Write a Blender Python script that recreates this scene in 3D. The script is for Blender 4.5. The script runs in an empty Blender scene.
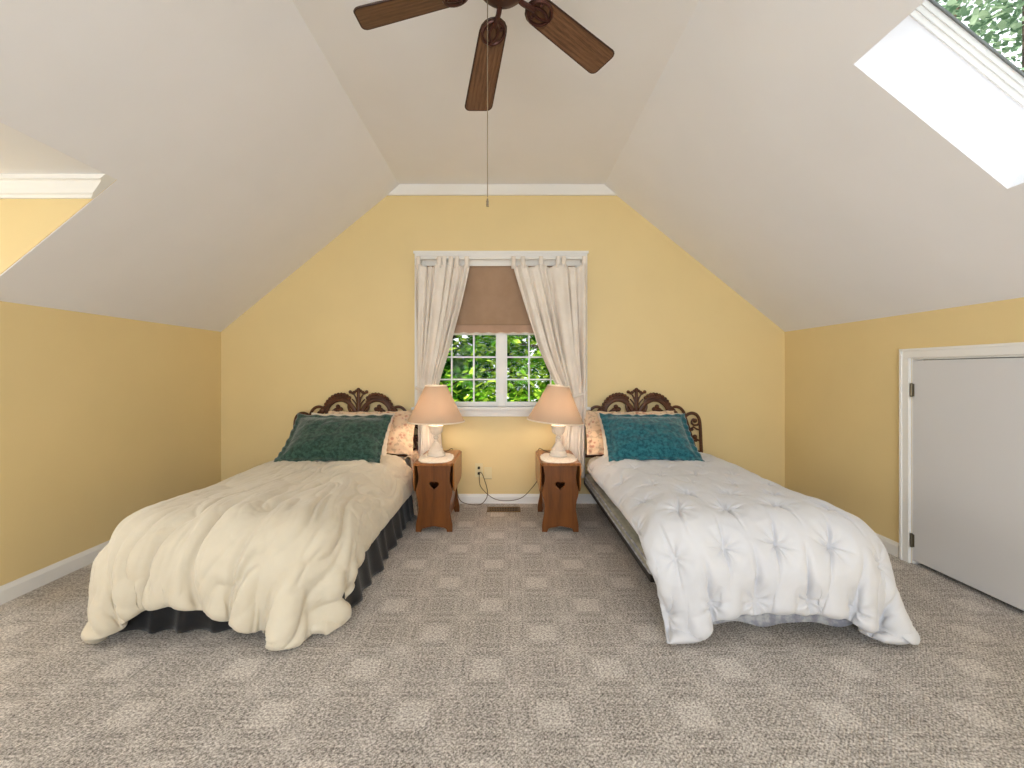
import bpy, bmesh, math, random
import numpy as np
from mathutils import Vector, Matrix

random.seed(7)
rng = np.random.default_rng(7)
SC = bpy.context.scene
COL = SC.collection
PI = math.pi
F = 450.0            # focal length in pixels of the 1024 px wide frame
CX, CY = 508.0, 372.0
CZ = 1.11            # camera height
YB = 3.81            # back wall
XL, XR = -2.43, 2.345
ZK = 1.45            # knee wall height
ZC = 2.69            # flat ceiling
SL, SR = 0.82, 0.81  # ceiling slopes
XLC = XL + (ZC - ZK) / SL
XRC = XR - (ZC - ZK) / SR
YF = -2.2            # wall behind the camera


def P(px, py, y):
    return (px - CX) * y / F, y, CZ - (py - CY) * y / F


def srgb(r, g, b):
    def c(v):
        v /= 255.0
        return v / 12.92 if v <= 0.04045 else ((v + 0.055) / 1.055) ** 2.4
    return (c(r), c(g), c(b), 1.0)


# ------------------------------------------------------------------ materials
class NT:
    """small helper around a material node tree"""
    def __init__(self, name):
        self.m = bpy.data.materials.new(name)
        self.m.use_nodes = True
        self.t = self.m.node_tree
        self.b = self.t.nodes['Principled BSDF']
        self.out = self.t.nodes['Material Output']
        self._co = None

    def n(self, kind, **kw):
        nd = self.t.nodes.new(kind)
        for k, v in kw.items():
            setattr(nd, k, v)
        return nd

    def l(self, a, b):
        self.t.links.new(a, b)

    @property
    def co(self):
        if self._co is None:
            self._co = self.n('ShaderNodeTexCoord')
        return self._co.outputs['Object']

    def val(self, x, sock):
        if hasattr(x, 'is_output'):
            self.l(x, sock)
        else:
            sock.default_value = x

    def math(self, op, a, b=None, c=None):
        nd = self.n('ShaderNodeMath', operation=op)
        self.val(a, nd.inputs[0])
        if b is not None:
            self.val(b, nd.inputs[1])
        if c is not None:
            self.val(c, nd.inputs[2])
        return nd.outputs[0]

    def noise(self, scale, detail=4, rough=0.55, vec=None, dist=0.0):
        nd = self.n('ShaderNodeTexNoise')
        nd.inputs['Scale'].default_value = scale
        nd.inputs['Detail'].default_value = detail
        nd.inputs['Roughness'].default_value = rough
        nd.inputs['Distortion'].default_value = dist
        self.l(vec if vec is not None else self.co, nd.inputs['Vector'])
        return nd.outputs['Fac']

    def mapping(self, scale=(1, 1, 1), rot=(0, 0, 0)):
        nd = self.n('ShaderNodeMapping')
        nd.inputs['Scale'].default_value = scale
        nd.inputs['Rotation'].default_value = rot
        self.l(self.co, nd.inputs['Vector'])
        return nd.outputs[0]

    def ramp(self, fac, stops, interp='LINEAR'):
        nd = self.n('ShaderNodeValToRGB')
        cr = nd.color_ramp
        cr.interpolation = interp
        while len(cr.elements) < len(stops):
            cr.elements.new(0.5)
        for e, (p, c) in zip(cr.elements, stops):
            e.position = p
            e.color = c
        self.l(fac, nd.inputs[0])
        return nd.outputs[0]

    def mix(self, fac, a, b, blend='MIX'):
        nd = self.n('ShaderNodeMix', data_type='RGBA', blend_type=blend)
        self.val(fac, nd.inputs[0])
        self.val(a, nd.inputs[6])
        self.val(b, nd.inputs[7])
        return nd.outputs[2]

    def bump(self, h, strength=0.2, dist=0.01):
        nd = self.n('ShaderNodeBump')
        nd.inputs['Strength'].default_value = strength
        nd.inputs['Distance'].default_value = dist
        self.l(h, nd.inputs['Height'])
        self.l(nd.outputs[0], self.b.inputs['Normal'])

    def set(self, color=None, rough=0.6, metal=0.0, spec=0.4, sheen=0.0):
        if color is not None:
            self.val(color, self.b.inputs['Base Color'])
        self.b.inputs['Roughness'].default_value = rough
        self.b.inputs['Metallic'].default_value = metal
        self.b.inputs['Specular IOR Level'].default_value = spec
        if sheen:
            self.b.inputs['Sheen Weight'].default_value = sheen
        return self.m


def paint(name, col, rough=0.6, var=0.03, bump=0.05, scale=60, spec=0.35):
    t = NT(name)
    f = t.noise(2.2, 3)
    c2 = tuple(min(1, c * (1 - var)) for c in col[:3]) + (1,)
    c3 = tuple(min(1, c * (1 + var)) for c in col[:3]) + (1,)
    c = t.ramp(f, [(0.3, c2), (0.7, c3)])
    t.set(c, rough, 0, spec)
    if bump:
        t.bump(t.noise(scale, 3), bump, 0.002)
    return t.m


def fabric(name, col, col2=None, scale=8.0, rough=0.9, weave=500, bump=0.25, sheen=0.2, stops=(0.4, 0.62)):
    t = NT(name)
    if col2 is None:
        col2 = tuple(c * 0.9 for c in col[:3]) + (1,)
    f = t.noise(scale, 5, 0.6)
    c = t.ramp(f, [(stops[0], col2), (stops[1], col)])
    t.set(c, rough, 0, 0.2, sheen)
    if bump:
        t.bump(t.noise(weave, 2), bump, 0.002)
    return t.m


def wood(name, dark, mid, light, axis='x', scale=1.0, rough=0.42, grain=0.78):
    t = NT(name)
    s = {'x': (1.2, 14, 14), 'y': (14, 1.2, 14), 'z': (14, 14, 1.2)}[axis]
    v = t.mapping(tuple(k * scale for k in s))
    w = t.n('ShaderNodeTexWave', wave_type='BANDS', bands_direction={'x': 'Y', 'y': 'X', 'z': 'X'}[axis])
    w.inputs['Scale'].default_value = 0.55
    w.inputs['Distortion'].default_value = 5.5
    w.inputs['Detail'].default_value = 3
    w.inputs['Detail Scale'].default_value = 1.2
    t.l(v, w.inputs['Vector'])
    c = t.ramp(w.outputs['Fac'], [(0.0, dark), (0.45, mid), (1.0, light)])
    f = t.noise(3.0, 6, 0.7, v)
    f2 = t.noise(9.0, 5, 0.65, v)
    c = t.mix(grain, c, t.ramp(t.math('ADD', t.math('MULTIPLY', f, 0.6), t.math('MULTIPLY', f2, 0.4)), [(0.36, dark), (0.5, mid), (0.66, light)]))
    t.set(c, rough, 0, 0.4)
    t.bump(f, 0.08, 0.003)
    return t.m


M = {}
M['yellow'] = paint('yellow_wall_paint', srgb(227, 205, 152), 0.42, 0.02, 0.06, 90, 0.4)
M['ceil'] = paint('white_ceiling_paint', srgb(237, 237, 241), 0.8, 0.015, 0.05, 80, 0.2)
M['trim'] = paint('white_trim_paint', srgb(236, 235, 232), 0.4, 0.01, 0.0)
M['door'] = paint('white_door_paint', srgb(214, 214, 216), 0.45, 0.01, 0.02)
M['brass'] = NT('aged_hinge_metal').set(srgb(120, 112, 95), 0.4, 0.9)
M['chrome'] = NT('bright_metal').set(srgb(210, 210, 208), 0.25, 1.0)
M['darkmetal'] = NT('dark_bed_frame_metal').set(srgb(38, 34, 32), 0.5, 0.6)
M['bronze'] = NT('fan_bronze_metal').set(srgb(74, 42, 34), 0.38, 0.5)
M['carved'] = wood('carved_headboard_wood', srgb(46, 22, 8), srgb(78, 42, 16), srgb(104, 60, 28), 'x', 1.5, 0.42)
M['table'] = wood('pine_table_wood', srgb(84, 48, 18), srgb(112, 64, 24), srgb(130, 78, 32), 'z', 0.5, 0.32)
M['table_lit'] = wood('pine_table_lit_wood', srgb(112, 66, 26), srgb(150, 92, 42), srgb(172, 112, 56), 'y', 1.0, 0.3)  # lighter copy of the pine: the wall's reflection put into the colour
M['blade'] = wood('fan_blade_wood', srgb(58, 36, 22), srgb(104, 72, 48), srgb(128, 94, 66), 'x', 2.2, 0.5)
M['edge'] = NT('dark_blade_edge').set(srgb(52, 28, 18), 0.5)
M['ceramic'] = paint('glazed_white_ceramic', srgb(216, 210, 200), 0.25, 0.03, 0.0, spec=0.5)
M['doily'] = fabric('white_doily_cotton', srgb(240, 236, 228), srgb(222, 214, 202), 60, 0.9, 300, 0.4)
M['curtain'] = fabric('oatmeal_curtain_linen', srgb(234, 226, 216), srgb(224, 215, 204), 5, 0.95, 600, 0.3)
M['shade_taupe'] = fabric('taupe_shade_cloth', srgb(168, 140, 116), srgb(160, 132, 108), 5, 0.95, 500, 0.25)
M['shade_hem'] = fabric('taupe_shade_hem', srgb(184, 152, 130), srgb(172, 142, 120), 5, 0.95, 500, 0.25)
M['shade_edge'] = fabric('pale_shade_braid', srgb(222, 212, 196), None, 5, 0.95, 500, 0.25)
M['cream'] = fabric('cream_comforter_cotton', srgb(214, 205, 186), srgb(207, 197, 177), 3, 0.85, 700, 0.12, 0.25)
M['white'] = fabric('white_comforter_cotton', srgb(208, 209, 213), srgb(202, 203, 208), 3, 0.85, 700, 0.12, 0.25)
M['green'] = fabric('dark_green_chenille', srgb(58, 88, 76), srgb(30, 54, 47), 46, 0.95, 260, 0.6, 0.4)
M['teal'] = fabric('teal_chenille', srgb(44, 112, 122), srgb(20, 74, 86), 46, 0.95, 260, 0.6, 0.4)
M['pale'] = fabric('pale_cream_pillowcase', srgb(232, 220, 204), None, 6, 0.9, 500, 0.15)
M['black_skirt'] = fabric('charcoal_bed_skirt', srgb(48, 47, 48), srgb(36, 35, 36), 5, 0.95, 600, 0.3)
M['tick'] = fabric('grey_ticking', srgb(176, 178, 182), srgb(134, 136, 148), 26, 0.9, 300, 0.2, 0.1)
M['greycloth'] = fabric('grey_green_box_spring_cloth', srgb(150, 148, 134), srgb(128, 126, 112), 8, 0.9, 400, 0.2)
M['sheet'] = fabric('white_sheet', srgb(228, 224, 214), None, 6, 0.9, 500, 0.1)
M['ivory_plastic'] = NT('ivory_plastic').set(srgb(226, 212, 168), 0.35)
M['dark'] = NT('dark_slot').set(srgb(24, 20, 18), 0.7)
M['ventmetal'] = NT('brown_vent_metal').set(srgb(120, 94, 66), 0.5, 0.3)
M['cordm'] = NT('brown_cord').set(srgb(84, 66, 44), 0.6)
M['bark'] = fabric('tree_bark', srgb(88, 74, 60), srgb(46, 38, 32), 9, 0.95, 60, 0.8, 0)
M['earth'] = fabric('garden_earth', srgb(96, 110, 58), srgb(70, 72, 44), 2, 1.0, 30, 0.5, 0)

# floral print
t = NT('floral_print_cotton')
v1 = t.n('ShaderNodeTexVoronoi'); v1.inputs['Scale'].default_value = 22; v1.inputs['Randomness'].default_value = 1
t.l(t.co, v1.inputs['Vector'])
v2 = t.n('ShaderNodeTexNoise'); v2.inputs['Scale'].default_value = 34; v2.inputs['Detail'].default_value = 3
t.l(t.co, v2.inputs['Vector'])
flow = t.ramp(v1.outputs['Distance'], [(0.0, srgb(190, 140, 124)), (0.25, srgb(214, 172, 154)), (0.34, srgb(236, 214, 190)), (1, srgb(240, 222, 198))])
leaf = t.ramp(v2.outputs['Fac'], [(0.0, srgb(150, 126, 100)), (0.40, srgb(182, 156, 128)), (0.46, srgb(240, 222, 200)), (1, srgb(244, 230, 208))])
t.set(t.mix(0.55, flow, leaf, 'MULTIPLY'), 0.9, 0, 0.2, 0.2)
M['floral'] = t.m

# lamp shade cloth: lets the bulb glow through
t = NT('lamp_shade_cloth')
t.t.nodes.remove(t.b)
d = t.n('ShaderNodeBsdfDiffuse'); d.inputs[0].default_value = srgb(184, 164, 144)
tr = t.n('ShaderNodeBsdfTranslucent'); tr.inputs[0].default_value = srgb(226, 186, 152)
mx = t.n('ShaderNodeMixShader'); mx.inputs[0].default_value = 0.09
t.l(d.outputs[0], mx.inputs[1]); t.l(tr.outputs[0], mx.inputs[2]); t.l(mx.outputs[0], t.out.inputs[0])
M['lampshade'] = t.m
M['shade_trim'] = fabric('shade_trim', srgb(240, 226, 206), None, 6, 0.9, 500, 0.1)

t = NT('lit_bulb')
t.set(srgb(255, 240, 220), 0.4)
t.b.inputs['Emission Color'].default_value = (1.0, 0.80, 0.58, 1)
t.b.inputs['Emission Strength'].default_value = 54.0
M['bulb'] = t.m

# clear window glass
t = NT('window_glass')
t.t.nodes.remove(t.b)
tp = t.n('ShaderNodeBsdfTransparent'); tp.inputs[0].default_value = (0.97, 0.985, 0.98, 1)
gl = t.n('ShaderNodeBsdfGlossy'); gl.inputs['Roughness'].default_value = 0.02
fr = t.n('ShaderNodeFresnel'); fr.inputs[0].default_value = 1.10
mx = t.n('ShaderNodeMixShader')
t.l(fr.outputs[0], mx.inputs[0]); t.l(tp.outputs[0], mx.inputs[1]); t.l(gl.outputs[0], mx.inputs[2])
t.l(mx.outputs[0], t.out.inputs[0])
M['glass'] = t.m


def leaf_mat(name, dark, mid, light):
    t = NT(name)
    t.t.nodes.remove(t.b)
    g = t.n('ShaderNodeNewGeometry')
    c = t.ramp(g.outputs['Random Per Island'], [(0.0, dark), (0.5, mid), (1.0, light)])
    d = t.n('ShaderNodeBsdfDiffuse'); tr = t.n('ShaderNodeBsdfTranslucent')
    t.l(c, d.inputs[0]); t.l(c, tr.inputs[0])
    mx = t.n('ShaderNodeMixShader'); mx.inputs[0].default_value = 0.45
    t.l(d.outputs[0], mx.inputs[1]); t.l(tr.outputs[0], mx.inputs[2]); t.l(mx.outputs[0], t.out.inputs[0])
    return t.m


M['leaf_green'] = leaf_mat('leaf_green', srgb(44, 92, 26), srgb(100, 156, 36), srgb(188, 214, 76))
M['leaf_dark'] = leaf_mat('leaf_dark', srgb(22, 58, 22), srgb(50, 104, 36), srgb(112, 160, 56))
M['leaf_pale'] = leaf_mat('leaf_pale', srgb(84, 110, 84), srgb(122, 146, 118), srgb(166, 182, 150))

# carpet: cut and loop squares with a diagonal fleck
t = NT('plaid_loop_carpet')
sx = t.n('ShaderNodeSeparateXYZ'); t.l(t.co, sx.inputs[0])
PITCH = 0.2285
gi = t.math('DIVIDE', t.math('ADD', sx.outputs[0], 0.081), PITCH)
gj = t.math('DIVIDE', t.math('ADD', sx.outputs[1], -1.6875), PITCH)
wob = t.math('MULTIPLY', t.math('SUBTRACT', t.noise(55, 2), 0.5), 0.10)
gi = t.math('ADD', gi, wob); gj = t.math('ADD', gj, wob)
ri = t.math('FLOOR', t.math('ADD', gi, 0.5)); rj = t.math('FLOOR', t.math('ADD', gj, 0.5))
ax = t.math('ABSOLUTE', t.math('SUBTRACT', gi, ri)); ay = t.math('ABSOLUTE', t.math('SUBTRACT', gj, rj))
par = t.math('MODULO', t.math('ABSOLUTE', t.math('ADD', ri, rj)), 2.0)          # 0 light square, 1 dark square
sq = t.math('LESS_THAN', t.math('MAXIMUM', ax, ay), 0.235)
small = t.math('GREATER_THAN', t.math('MINIMUM', ax, ay), 0.39)
band = t.math('GREATER_THAN', t.math('MAXIMUM', ax, ay), 0.36)
dashh = t.math('MULTIPLY', t.math('MULTIPLY', t.math('GREATER_THAN', ay, 0.33), t.math('LESS_THAN', ay, 0.44)), t.math('LESS_THAN', ax, 0.26))
dashv = t.math('MULTIPLY', t.math('MULTIPLY', t.math('GREATER_THAN', ax, 0.35), t.math('LESS_THAN', ax, 0.42)), t.math('LESS_THAN', ay, 0.24))
patch = t.noise(1.6, 3)
lightsq = t.math('MULTIPLY', sq, t.math('SUBTRACT', 1.0, par))
darksq = t.math('MULTIPLY', sq, par)
v = t.math('MULTIPLY', lightsq, 0.10)
v = t.math('ADD', v, t.math('MULTIPLY', darksq, -0.06))
v = t.math('ADD', v, t.math('MULTIPLY', small, 0.06))
v = t.math('ADD', v, t.math('MULTIPLY', dashh, -0.085))
v = t.math('ADD', v, t.math('MULTIPLY', dashv, -0.07))
fl = t.mapping((1, 1, 1), (0, 0, 0.72))
wv = t.n('ShaderNodeTexWave', wave_type='BANDS', bands_direction='X')
wv.inputs['Scale'].default_value = 36; wv.inputs['Distortion'].default_value = 3.5; wv.inputs['Detail'].default_value = 2
wv.inputs['Detail Scale'].default_value = 3.0
t.l(fl, wv.inputs['Vector'])
spk = t.noise(115, 3, 0.75)
spk2 = t.noise(260, 2, 0.8)
v = t.math('ADD', v, t.math('MULTIPLY', t.math('SUBTRACT', wv.outputs['Fac'], 0.5), 0.12))
v = t.math('ADD', v, t.math('MULTIPLY', t.math('SUBTRACT', spk, 0.5), 2.2))
v = t.math('ADD', v, t.math('MULTIPLY', t.math('SUBTRACT', spk2, 0.5), 0.9))
v = t.math('ADD', v, t.math('MULTIPLY', t.math('SUBTRACT', patch, 0.5), 0.12))
v = t.math('ADD', v, 0.5)
c = t.ramp(v, [(0.05, srgb(78, 71, 65)), (0.45, srgb(166, 159, 152)), (0.62, srgb(198, 191, 184)), (0.95, srgb(238, 232, 225))])
t.set(c, 0.95, 0, 0.1, 0.15)
t.bump(t.math('ADD', spk, t.math('MULTIPLY', wv.outputs['Fac'], 0.5)), 0.5, 0.006)
M['carpet'] = t.m


# ------------------------------------------------------------------ geometry helpers
class MB:
    """collects geometry in a bmesh; build() links it as one mesh object"""
    def __init__(self):
        self.bm = bmesh.new()

    def faces(self, verts, faces):
        vs = [self.bm.verts.new(v) for v in verts]
        for f in faces:
            try:
                self.bm.faces.new([vs[i] for i in f])
            except ValueError:
                pass
        return self

    def box(self, x0, x1, y0, y1, z0, z1):
        v = [(x, y, z) for x in (x0, x1) for y in (y0, y1) for z in (z0, z1)]
        return self.faces(v, [(0, 1, 3, 2), (4, 6, 7, 5), (0, 4, 5, 1), (2, 3, 7, 6), (0, 2, 6, 4), (1, 5, 7, 3)])

    def prism(self, poly, axis, a, b):
        """closed polygon (2-D) extruded along axis from a to b; 'y': (x,z), 'x': (y,z), 'z': (x,y)"""
        def p3(p, d):
            return {'y': (p[0], d, p[1]), 'x': (d, p[0], p[1]), 'z': (p[0], p[1], d)}[axis]
        n = len(poly)
        v = [p3(p, a) for p in poly] + [p3(p, b) for p in poly]
        f = [tuple(range(n - 1, -1, -1)), tuple(range(n, 2 * n))]
        f += [(i, (i + 1) % n, n + (i + 1) % n, n + i) for i in range(n)]
        return self.faces(v, f)

    def tube(self, pts, r, seg=8, flat=None, cap=True):
        """round bar along pts; r a number or a list; flat scales the ring along world Y"""
        pts = [Vector(p) for p in pts]
        n = len(pts)
        rr = [r] * n if not hasattr(r, '__len__') else list(r)
        rings = []
        up = None
        for i, p in enumerate(pts):
            d = (pts[min(i + 1, n - 1)] - pts[max(i - 1, 0)])
            d = d.normalized() if d.length > 1e-9 else Vector((0, 0, 1))
            if up is None:
                up = d.orthogonal().normalized()
            up = (up - d * up.dot(d))
            up = up.normalized() if up.length > 1e-6 else d.orthogonal().normalized()
            s = d.cross(up)
            ring = []
            for k in range(seg):
                a = 2 * PI * k / seg
                o = (up * math.cos(a) + s * math.sin(a)) * rr[i]
                if flat is not None:
                    o = Vector((o.x, o.y * flat, o.z))
                ring.append(self.bm.verts.new(p + o))
            rings.append(ring)
        for a, b in zip(rings, rings[1:]):
            for k in range(seg):
                self.bm.faces.new((a[k], a[(k + 1) % seg], b[(k + 1) % seg], b[k]))
        if cap:
            self.bm.faces.new(rings[0][::-1]); self.bm.faces.new(rings[-1])
        return self

    def lathe(self, prof, c=(0, 0, 0), seg=32, cap=False):
        rings = []
        for r, z in prof:
            rings.append([self.bm.verts.new((c[0] + r * math.cos(2 * PI * k / seg), c[1] + r * math.sin(2 * PI * k / seg), c[2] + z)) for k in range(seg)])
        for a, b in zip(rings, rings[1:]):
            for k in range(seg):
                self.bm.faces.new((a[k], a[(k + 1) % seg], b[(k + 1) % seg], b[k]))
        if cap:
            self.bm.faces.new(rings[0][::-1]); self.bm.faces.new(rings[-1])
        return self

    def ball(self, c, r, sy=1.0, seg=10):
        n = 6
        prof = [(max(1e-4, r * math.sin(PI * i / n)), -r * math.cos(PI * i / n)) for i in range(n + 1)]
        rings = []
        for q, z in prof:
            rings.append([self.bm.verts.new((c[0] + q * math.cos(2 * PI * k / seg), c[1] + sy * q * math.sin(2 * PI * k / seg), c[2] + z)) for k in range(seg)])
        for a, b in zip(rings, rings[1:]):
            for k in range(seg):
                self.bm.faces.new((a[k], a[(k + 1) % seg], b[(k + 1) % seg], b[k]))
        return self

    def xf(self, mat):
        bmesh.ops.transform(self.bm, matrix=mat, verts=self.bm.verts)
        return self

    def build(self, name, m, parent=None, smooth=False, bevel=0.0, weld=False, angle=40):
        if weld:
            bmesh.ops.remove_doubles(self.bm, verts=self.bm.verts, dist=1e-5)
        bmesh.ops.recalc_face_normals(self.bm, faces=self.bm.faces)
        me = bpy.data.meshes.new(name)
        self.bm.to_mesh(me); self.bm.free()
        return link(name, me, m, parent, smooth, bevel, angle)


def link(name, me, m, parent=None, smooth=False, bevel=0.0, angle=40):
    o = bpy.data.objects.new(name, me)
    COL.objects.link(o)
    if m is not None and not me.materials:
        me.materials.append(M[m] if isinstance(m, str) else m)
    if parent is not None:
        o.parent = parent
    if smooth:
        me.polygons.foreach_set('use_smooth', [True] * len(me.polygons))
        if angle:
            try:
                me.set_sharp_from_angle(angle=math.radians(angle))
            except Exception:
                pass
    if bevel:
        b = o.modifiers.new('bevel', 'BEVEL')
        b.width = bevel; b.segments = 2; b.limit_method = 'ANGLE'
    return o


def tag(o, label=None, cat=None, group=None, kind=None):
    if label: o['label'] = label
    if cat: o['category'] = cat
    if group: o['group'] = group
    if kind: o['kind'] = kind
    return o


def empty(name, loc=(0, 0, 0)):
    o = bpy.data.objects.new(name, None)
    COL.objects.link(o); o.location = loc
    return o


def struct(o, label=None):
    o['kind'] = 'structure'
    if label: o['label'] = label
    return o


def copy_tree(o, parent=None):
    c = o.copy(); COL.objects.link(c)
    if parent is not None: c.parent = parent
    for ch in list(o.children): copy_tree(ch, c)
    return c


def grid_mesh(name, pts, m, parent=None, closed_u=False, smooth=True, solid=0.0, angle=0, offset=0):
    """pts: array (nv, nu, 3)"""
    nv, nu, _ = pts.shape
    verts = pts.reshape(-1, 3).tolist()
    faces = []
    for j in range(nv - 1):
        for i in range(nu if closed_u else nu - 1):
            i2 = (i + 1) % nu
            faces.append((j * nu + i, j * nu + i2, (j + 1) * nu + i2, (j + 1) * nu + i))
    me = bpy.data.meshes.new(name)
    me.from_pydata(verts, [], faces); me.update()
    o = link(name, me, m, parent, smooth, 0, angle)
    if solid:
        s = o.modifiers.new('thickness', 'SOLIDIFY'); s.thickness = solid; s.offset = offset
    return o


def smooth_path(pts, n=6):
    """Catmull-Rom through 3-D points"""
    p = [np.array(q, float) for q in pts]
    p = [2 * p[0] - p[1]] + p + [2 * p[-1] - p[-2]]
    out = []
    for i in range(1, len(p) - 2):
        for k in range(n):
            s = k / n
            out.append(0.5 * ((2 * p[i]) + (p[i + 1] - p[i - 1]) * s + (2 * p[i - 1] - 5 * p[i] + 4 * p[i + 1] - p[i + 2]) * s * s + (3 * p[i] - p[i - 1] - 3 * p[i + 1] + p[i + 2]) * s ** 3))
    out.append(p[-2])
    return out


def vnoise(x, y, seed=0):
    """smooth value noise on arrays"""
    xi = np.floor(x).astype(int); yi = np.floor(y).astype(int)
    fx = x - xi; fy = y - yi
    fx = fx * fx * (3 - 2 * fx); fy = fy * fy * (3 - 2 * fy)
    def h(a, b):
        k = (a * 374761393 + b * 668265263 + seed * 974711) & 0x7fffffff
        k = ((k ^ (k >> 13)) * 1274126177) & 0x7fffffff
        return ((k ^ (k >> 16)) & 0xffff) / 65535.0 * 2 - 1
    return (h(xi, yi) * (1 - fx) + h(xi + 1, yi) * fx) * (1 - fy) + (h(xi, yi + 1) * (1 - fx) + h(xi + 1, yi + 1) * fx) * fy


# ------------------------------------------------------------------ room shell
WT = 0.14
DX = -3.5            # end of the dormer
DY0, DY1, DZ = 0.75, 2.05, 1.985
DXH = XL + (DZ - ZK) / SL      # where the dormer ceiling meets the slope

o = MB().box(DX - 0.1, XR + WT, YF - WT, YB + WT, -0.12, 0).build('floor', 'carpet')
struct(o, 'grey beige carpet woven in squares')


def slope_z(x):
    return min(ZC, ZK + SL * (x - XL), ZK + SR * (XR - x))


def gable(mb, y0, y1, hx0, hx1, hz0, hz1):
    """end wall with the section of the room and one rectangular opening"""
    def col(a, b):
        xs = sorted({a, b, *[k for k in (XLC, XRC) if a < k < b]})
        return xs
    # left of the opening, right of it, above, below
    for a, b, lo in ((XL, hx0, 0), (hx1, XR, 0), (hx0, hx1, hz1)):
        xs = col(a, b)
        poly = [(a, lo), (b, lo)] + [(x, slope_z(x)) for x in reversed(xs)]
        mb.prism(poly, 'y', y0, y1)
    mb.prism([(hx0, 0), (hx1, 0), (hx1, hz0), (hx0, hz0)], 'y', y0, y1)
    return mb


W1 = (-0.703, 0.584, 0.815, 2.010)
struct(gable(MB(), YB, YB + WT, *W1).build('wall_back', 'yellow'), 'yellow gable wall with the window')
WF = (-1.25, 1.25, 0.75, 2.0)
struct(gable(MB(), YF - WT, YF, *WF).build('wall_front', 'yellow'), 'yellow wall behind the camera')

# left knee wall with the walk-in dormer opening, right knee wall with the door opening
mb = MB()
mb.box(XL - WT, XL, DY1, YB + WT, 0, ZK).box(XL - WT, XL, YF - WT, DY0, 0, ZK)
struct(mb.build('wall_left', 'yellow'), 'yellow knee wall on the left')
DRY0, DRY1, DRZ = 1.85, 2.615, 1.19
mb = MB()
mb.box(XR, XR + WT, YF - WT, DRY0, 0, ZK).box(XR, XR + WT, DRY1, YB + WT, 0, ZK).box(XR, XR + WT, DRY0, DRY1, DRZ, ZK)
struct(mb.build('wall_right', 'yellow'), 'yellow knee wall on the right')
# dormer cheeks and end
mb = MB()
for y0, y1 in ((DY1 - 0.004, DY1 + 0.1), (DY0 - 0.1, DY0 + 0.004)):
    mb.prism([(XL - 0.004, 0), (XL - 0.004, ZK + 0.004), (DXH - 0.004, DZ), (DX, DZ), (DX, 0)], 'y', y0, y1)
mb.box(DX - WT, DX, DY0 - 0.1, 0.98, 0, DZ).box(DX - WT, DX, 1.82, DY1 + 0.1, 0, DZ)
mb.box(DX - WT, DX, 0.98, 1.82, 0, 0.6).box(DX - WT, DX, 0.98, 1.82, 1.75, DZ)
struct(mb.build('wall_dormer', 'yellow'), 'yellow cheek walls of the dormer')

struct(MB().box(XLC - 0.02, XRC + 0.02, YF - WT, YB + WT, ZC, ZC + 0.14).build('ceiling', 'ceil'), 'white flat ceiling strip')
struct(MB().box(DX - WT, DXH, DY0 - 0.1, DY1 + 0.1, DZ, DZ + 0.1).build('ceiling_dormer', 'ceil'), 'white dormer ceiling')


def slope_panel(name, xa, za, xb, zb, holes, thick, label):
    """sloped ceiling between (xa,za) and (xb,zb) with one hole (s0,s1,y0,y1); thickness goes outward"""
    s0, s1, y0, y1 = holes
    S = sorted({0.0, s0, s1, 1.0}); Y = sorted({YF - WT, y0, y1, YB + WT})
    A = Vector((xa, 0, za)); B = Vector((xb, 0, zb))
    mb = MB()
    for i in range(len(S) - 1):
        for j in range(len(Y) - 1):
            sm = (S[i] + S[i + 1]) / 2; ym = (Y[j] + Y[j + 1]) / 2
            if s0 < sm < s1 and y0 < ym < y1: continue
            q = []
            for s, y in ((S[i], Y[j]), (S[i + 1], Y[j]), (S[i + 1], Y[j + 1]), (S[i], Y[j + 1])):
                p = A.lerp(B, s); q.append((p.x, y, p.z))
            mb.faces(q, [(0, 1, 2, 3)])
    bm = mb.bm
    bmesh.ops.remove_doubles(bm, verts=bm.verts, dist=1e-5)
    n = (B - A).cross(Vector((0, 1, 0))).normalized()
    if n.z < 0: n = -n
    # closed shell: copy the sheet outward and bridge its borders
    ret = bmesh.ops.extrude_face_region(bm, geom=list(bm.faces))
    bmesh.ops.translate(bm, vec=n * thick, verts=[g for g in ret['geom'] if isinstance(g, bmesh.types.BMVert)])
    return struct(mb.build(name, 'ceil'), label)


slope_panel('ceiling_left', XL, ZK, XLC, ZC, (0.0, (DZ - ZK) / (ZC - ZK), DY0, DY1), 0.14, 'white sloped ceiling on the left')
# skylight opening in the right slope
KY0, KY1 = 0.92, 1.715
KX0, KX1 = 1.317, 1.903
ks0 = (XR - KX1) / (XR - XRC); ks1 = (XR - KX0) / (XR - XRC)
slope_panel('ceiling_right', XR, ZK, XRC, ZC, (ks0, ks1, KY0, KY1), 0.36, 'white sloped ceiling on the right')

# trims
mb = MB()
zt0, zt1 = 2.603, ZC
poly = [(XL + (zt0 - ZK) / SL + 0.005, zt0), (XR - (zt0 - ZK) / SR - 0.005, zt0), (XRC - 0.004, zt1), (XLC + 0.004, zt1)]
mb.prism(poly, 'y', YB - 0.022, YB)
struct(mb.build('trim_1', 'trim'), 'white board along the top of the back wall')
mb = MB()     # moulded crown on the dormer cheek, its end cut along the slope
prof = [(0.0, 0), (-0.012, 0), (-0.018, 0.012), (-0.026, 0.018), (-0.032, 0.035), (-0.044, 0.060), (-0.050, 0.066), (-0.058, 0.068), (-0.058, 0.088), (0.0, 0.088)]
n_ = len(prof)
vv = []
for xx in (DX, None):
    for (py_, pz_) in prof:
        z_ = DZ - 0.088 + pz_
        vv.append((XL + (z_ - ZK) / SL - 0.001 if xx is None else xx, DY1 - 0.004 + py_, z_))
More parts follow.
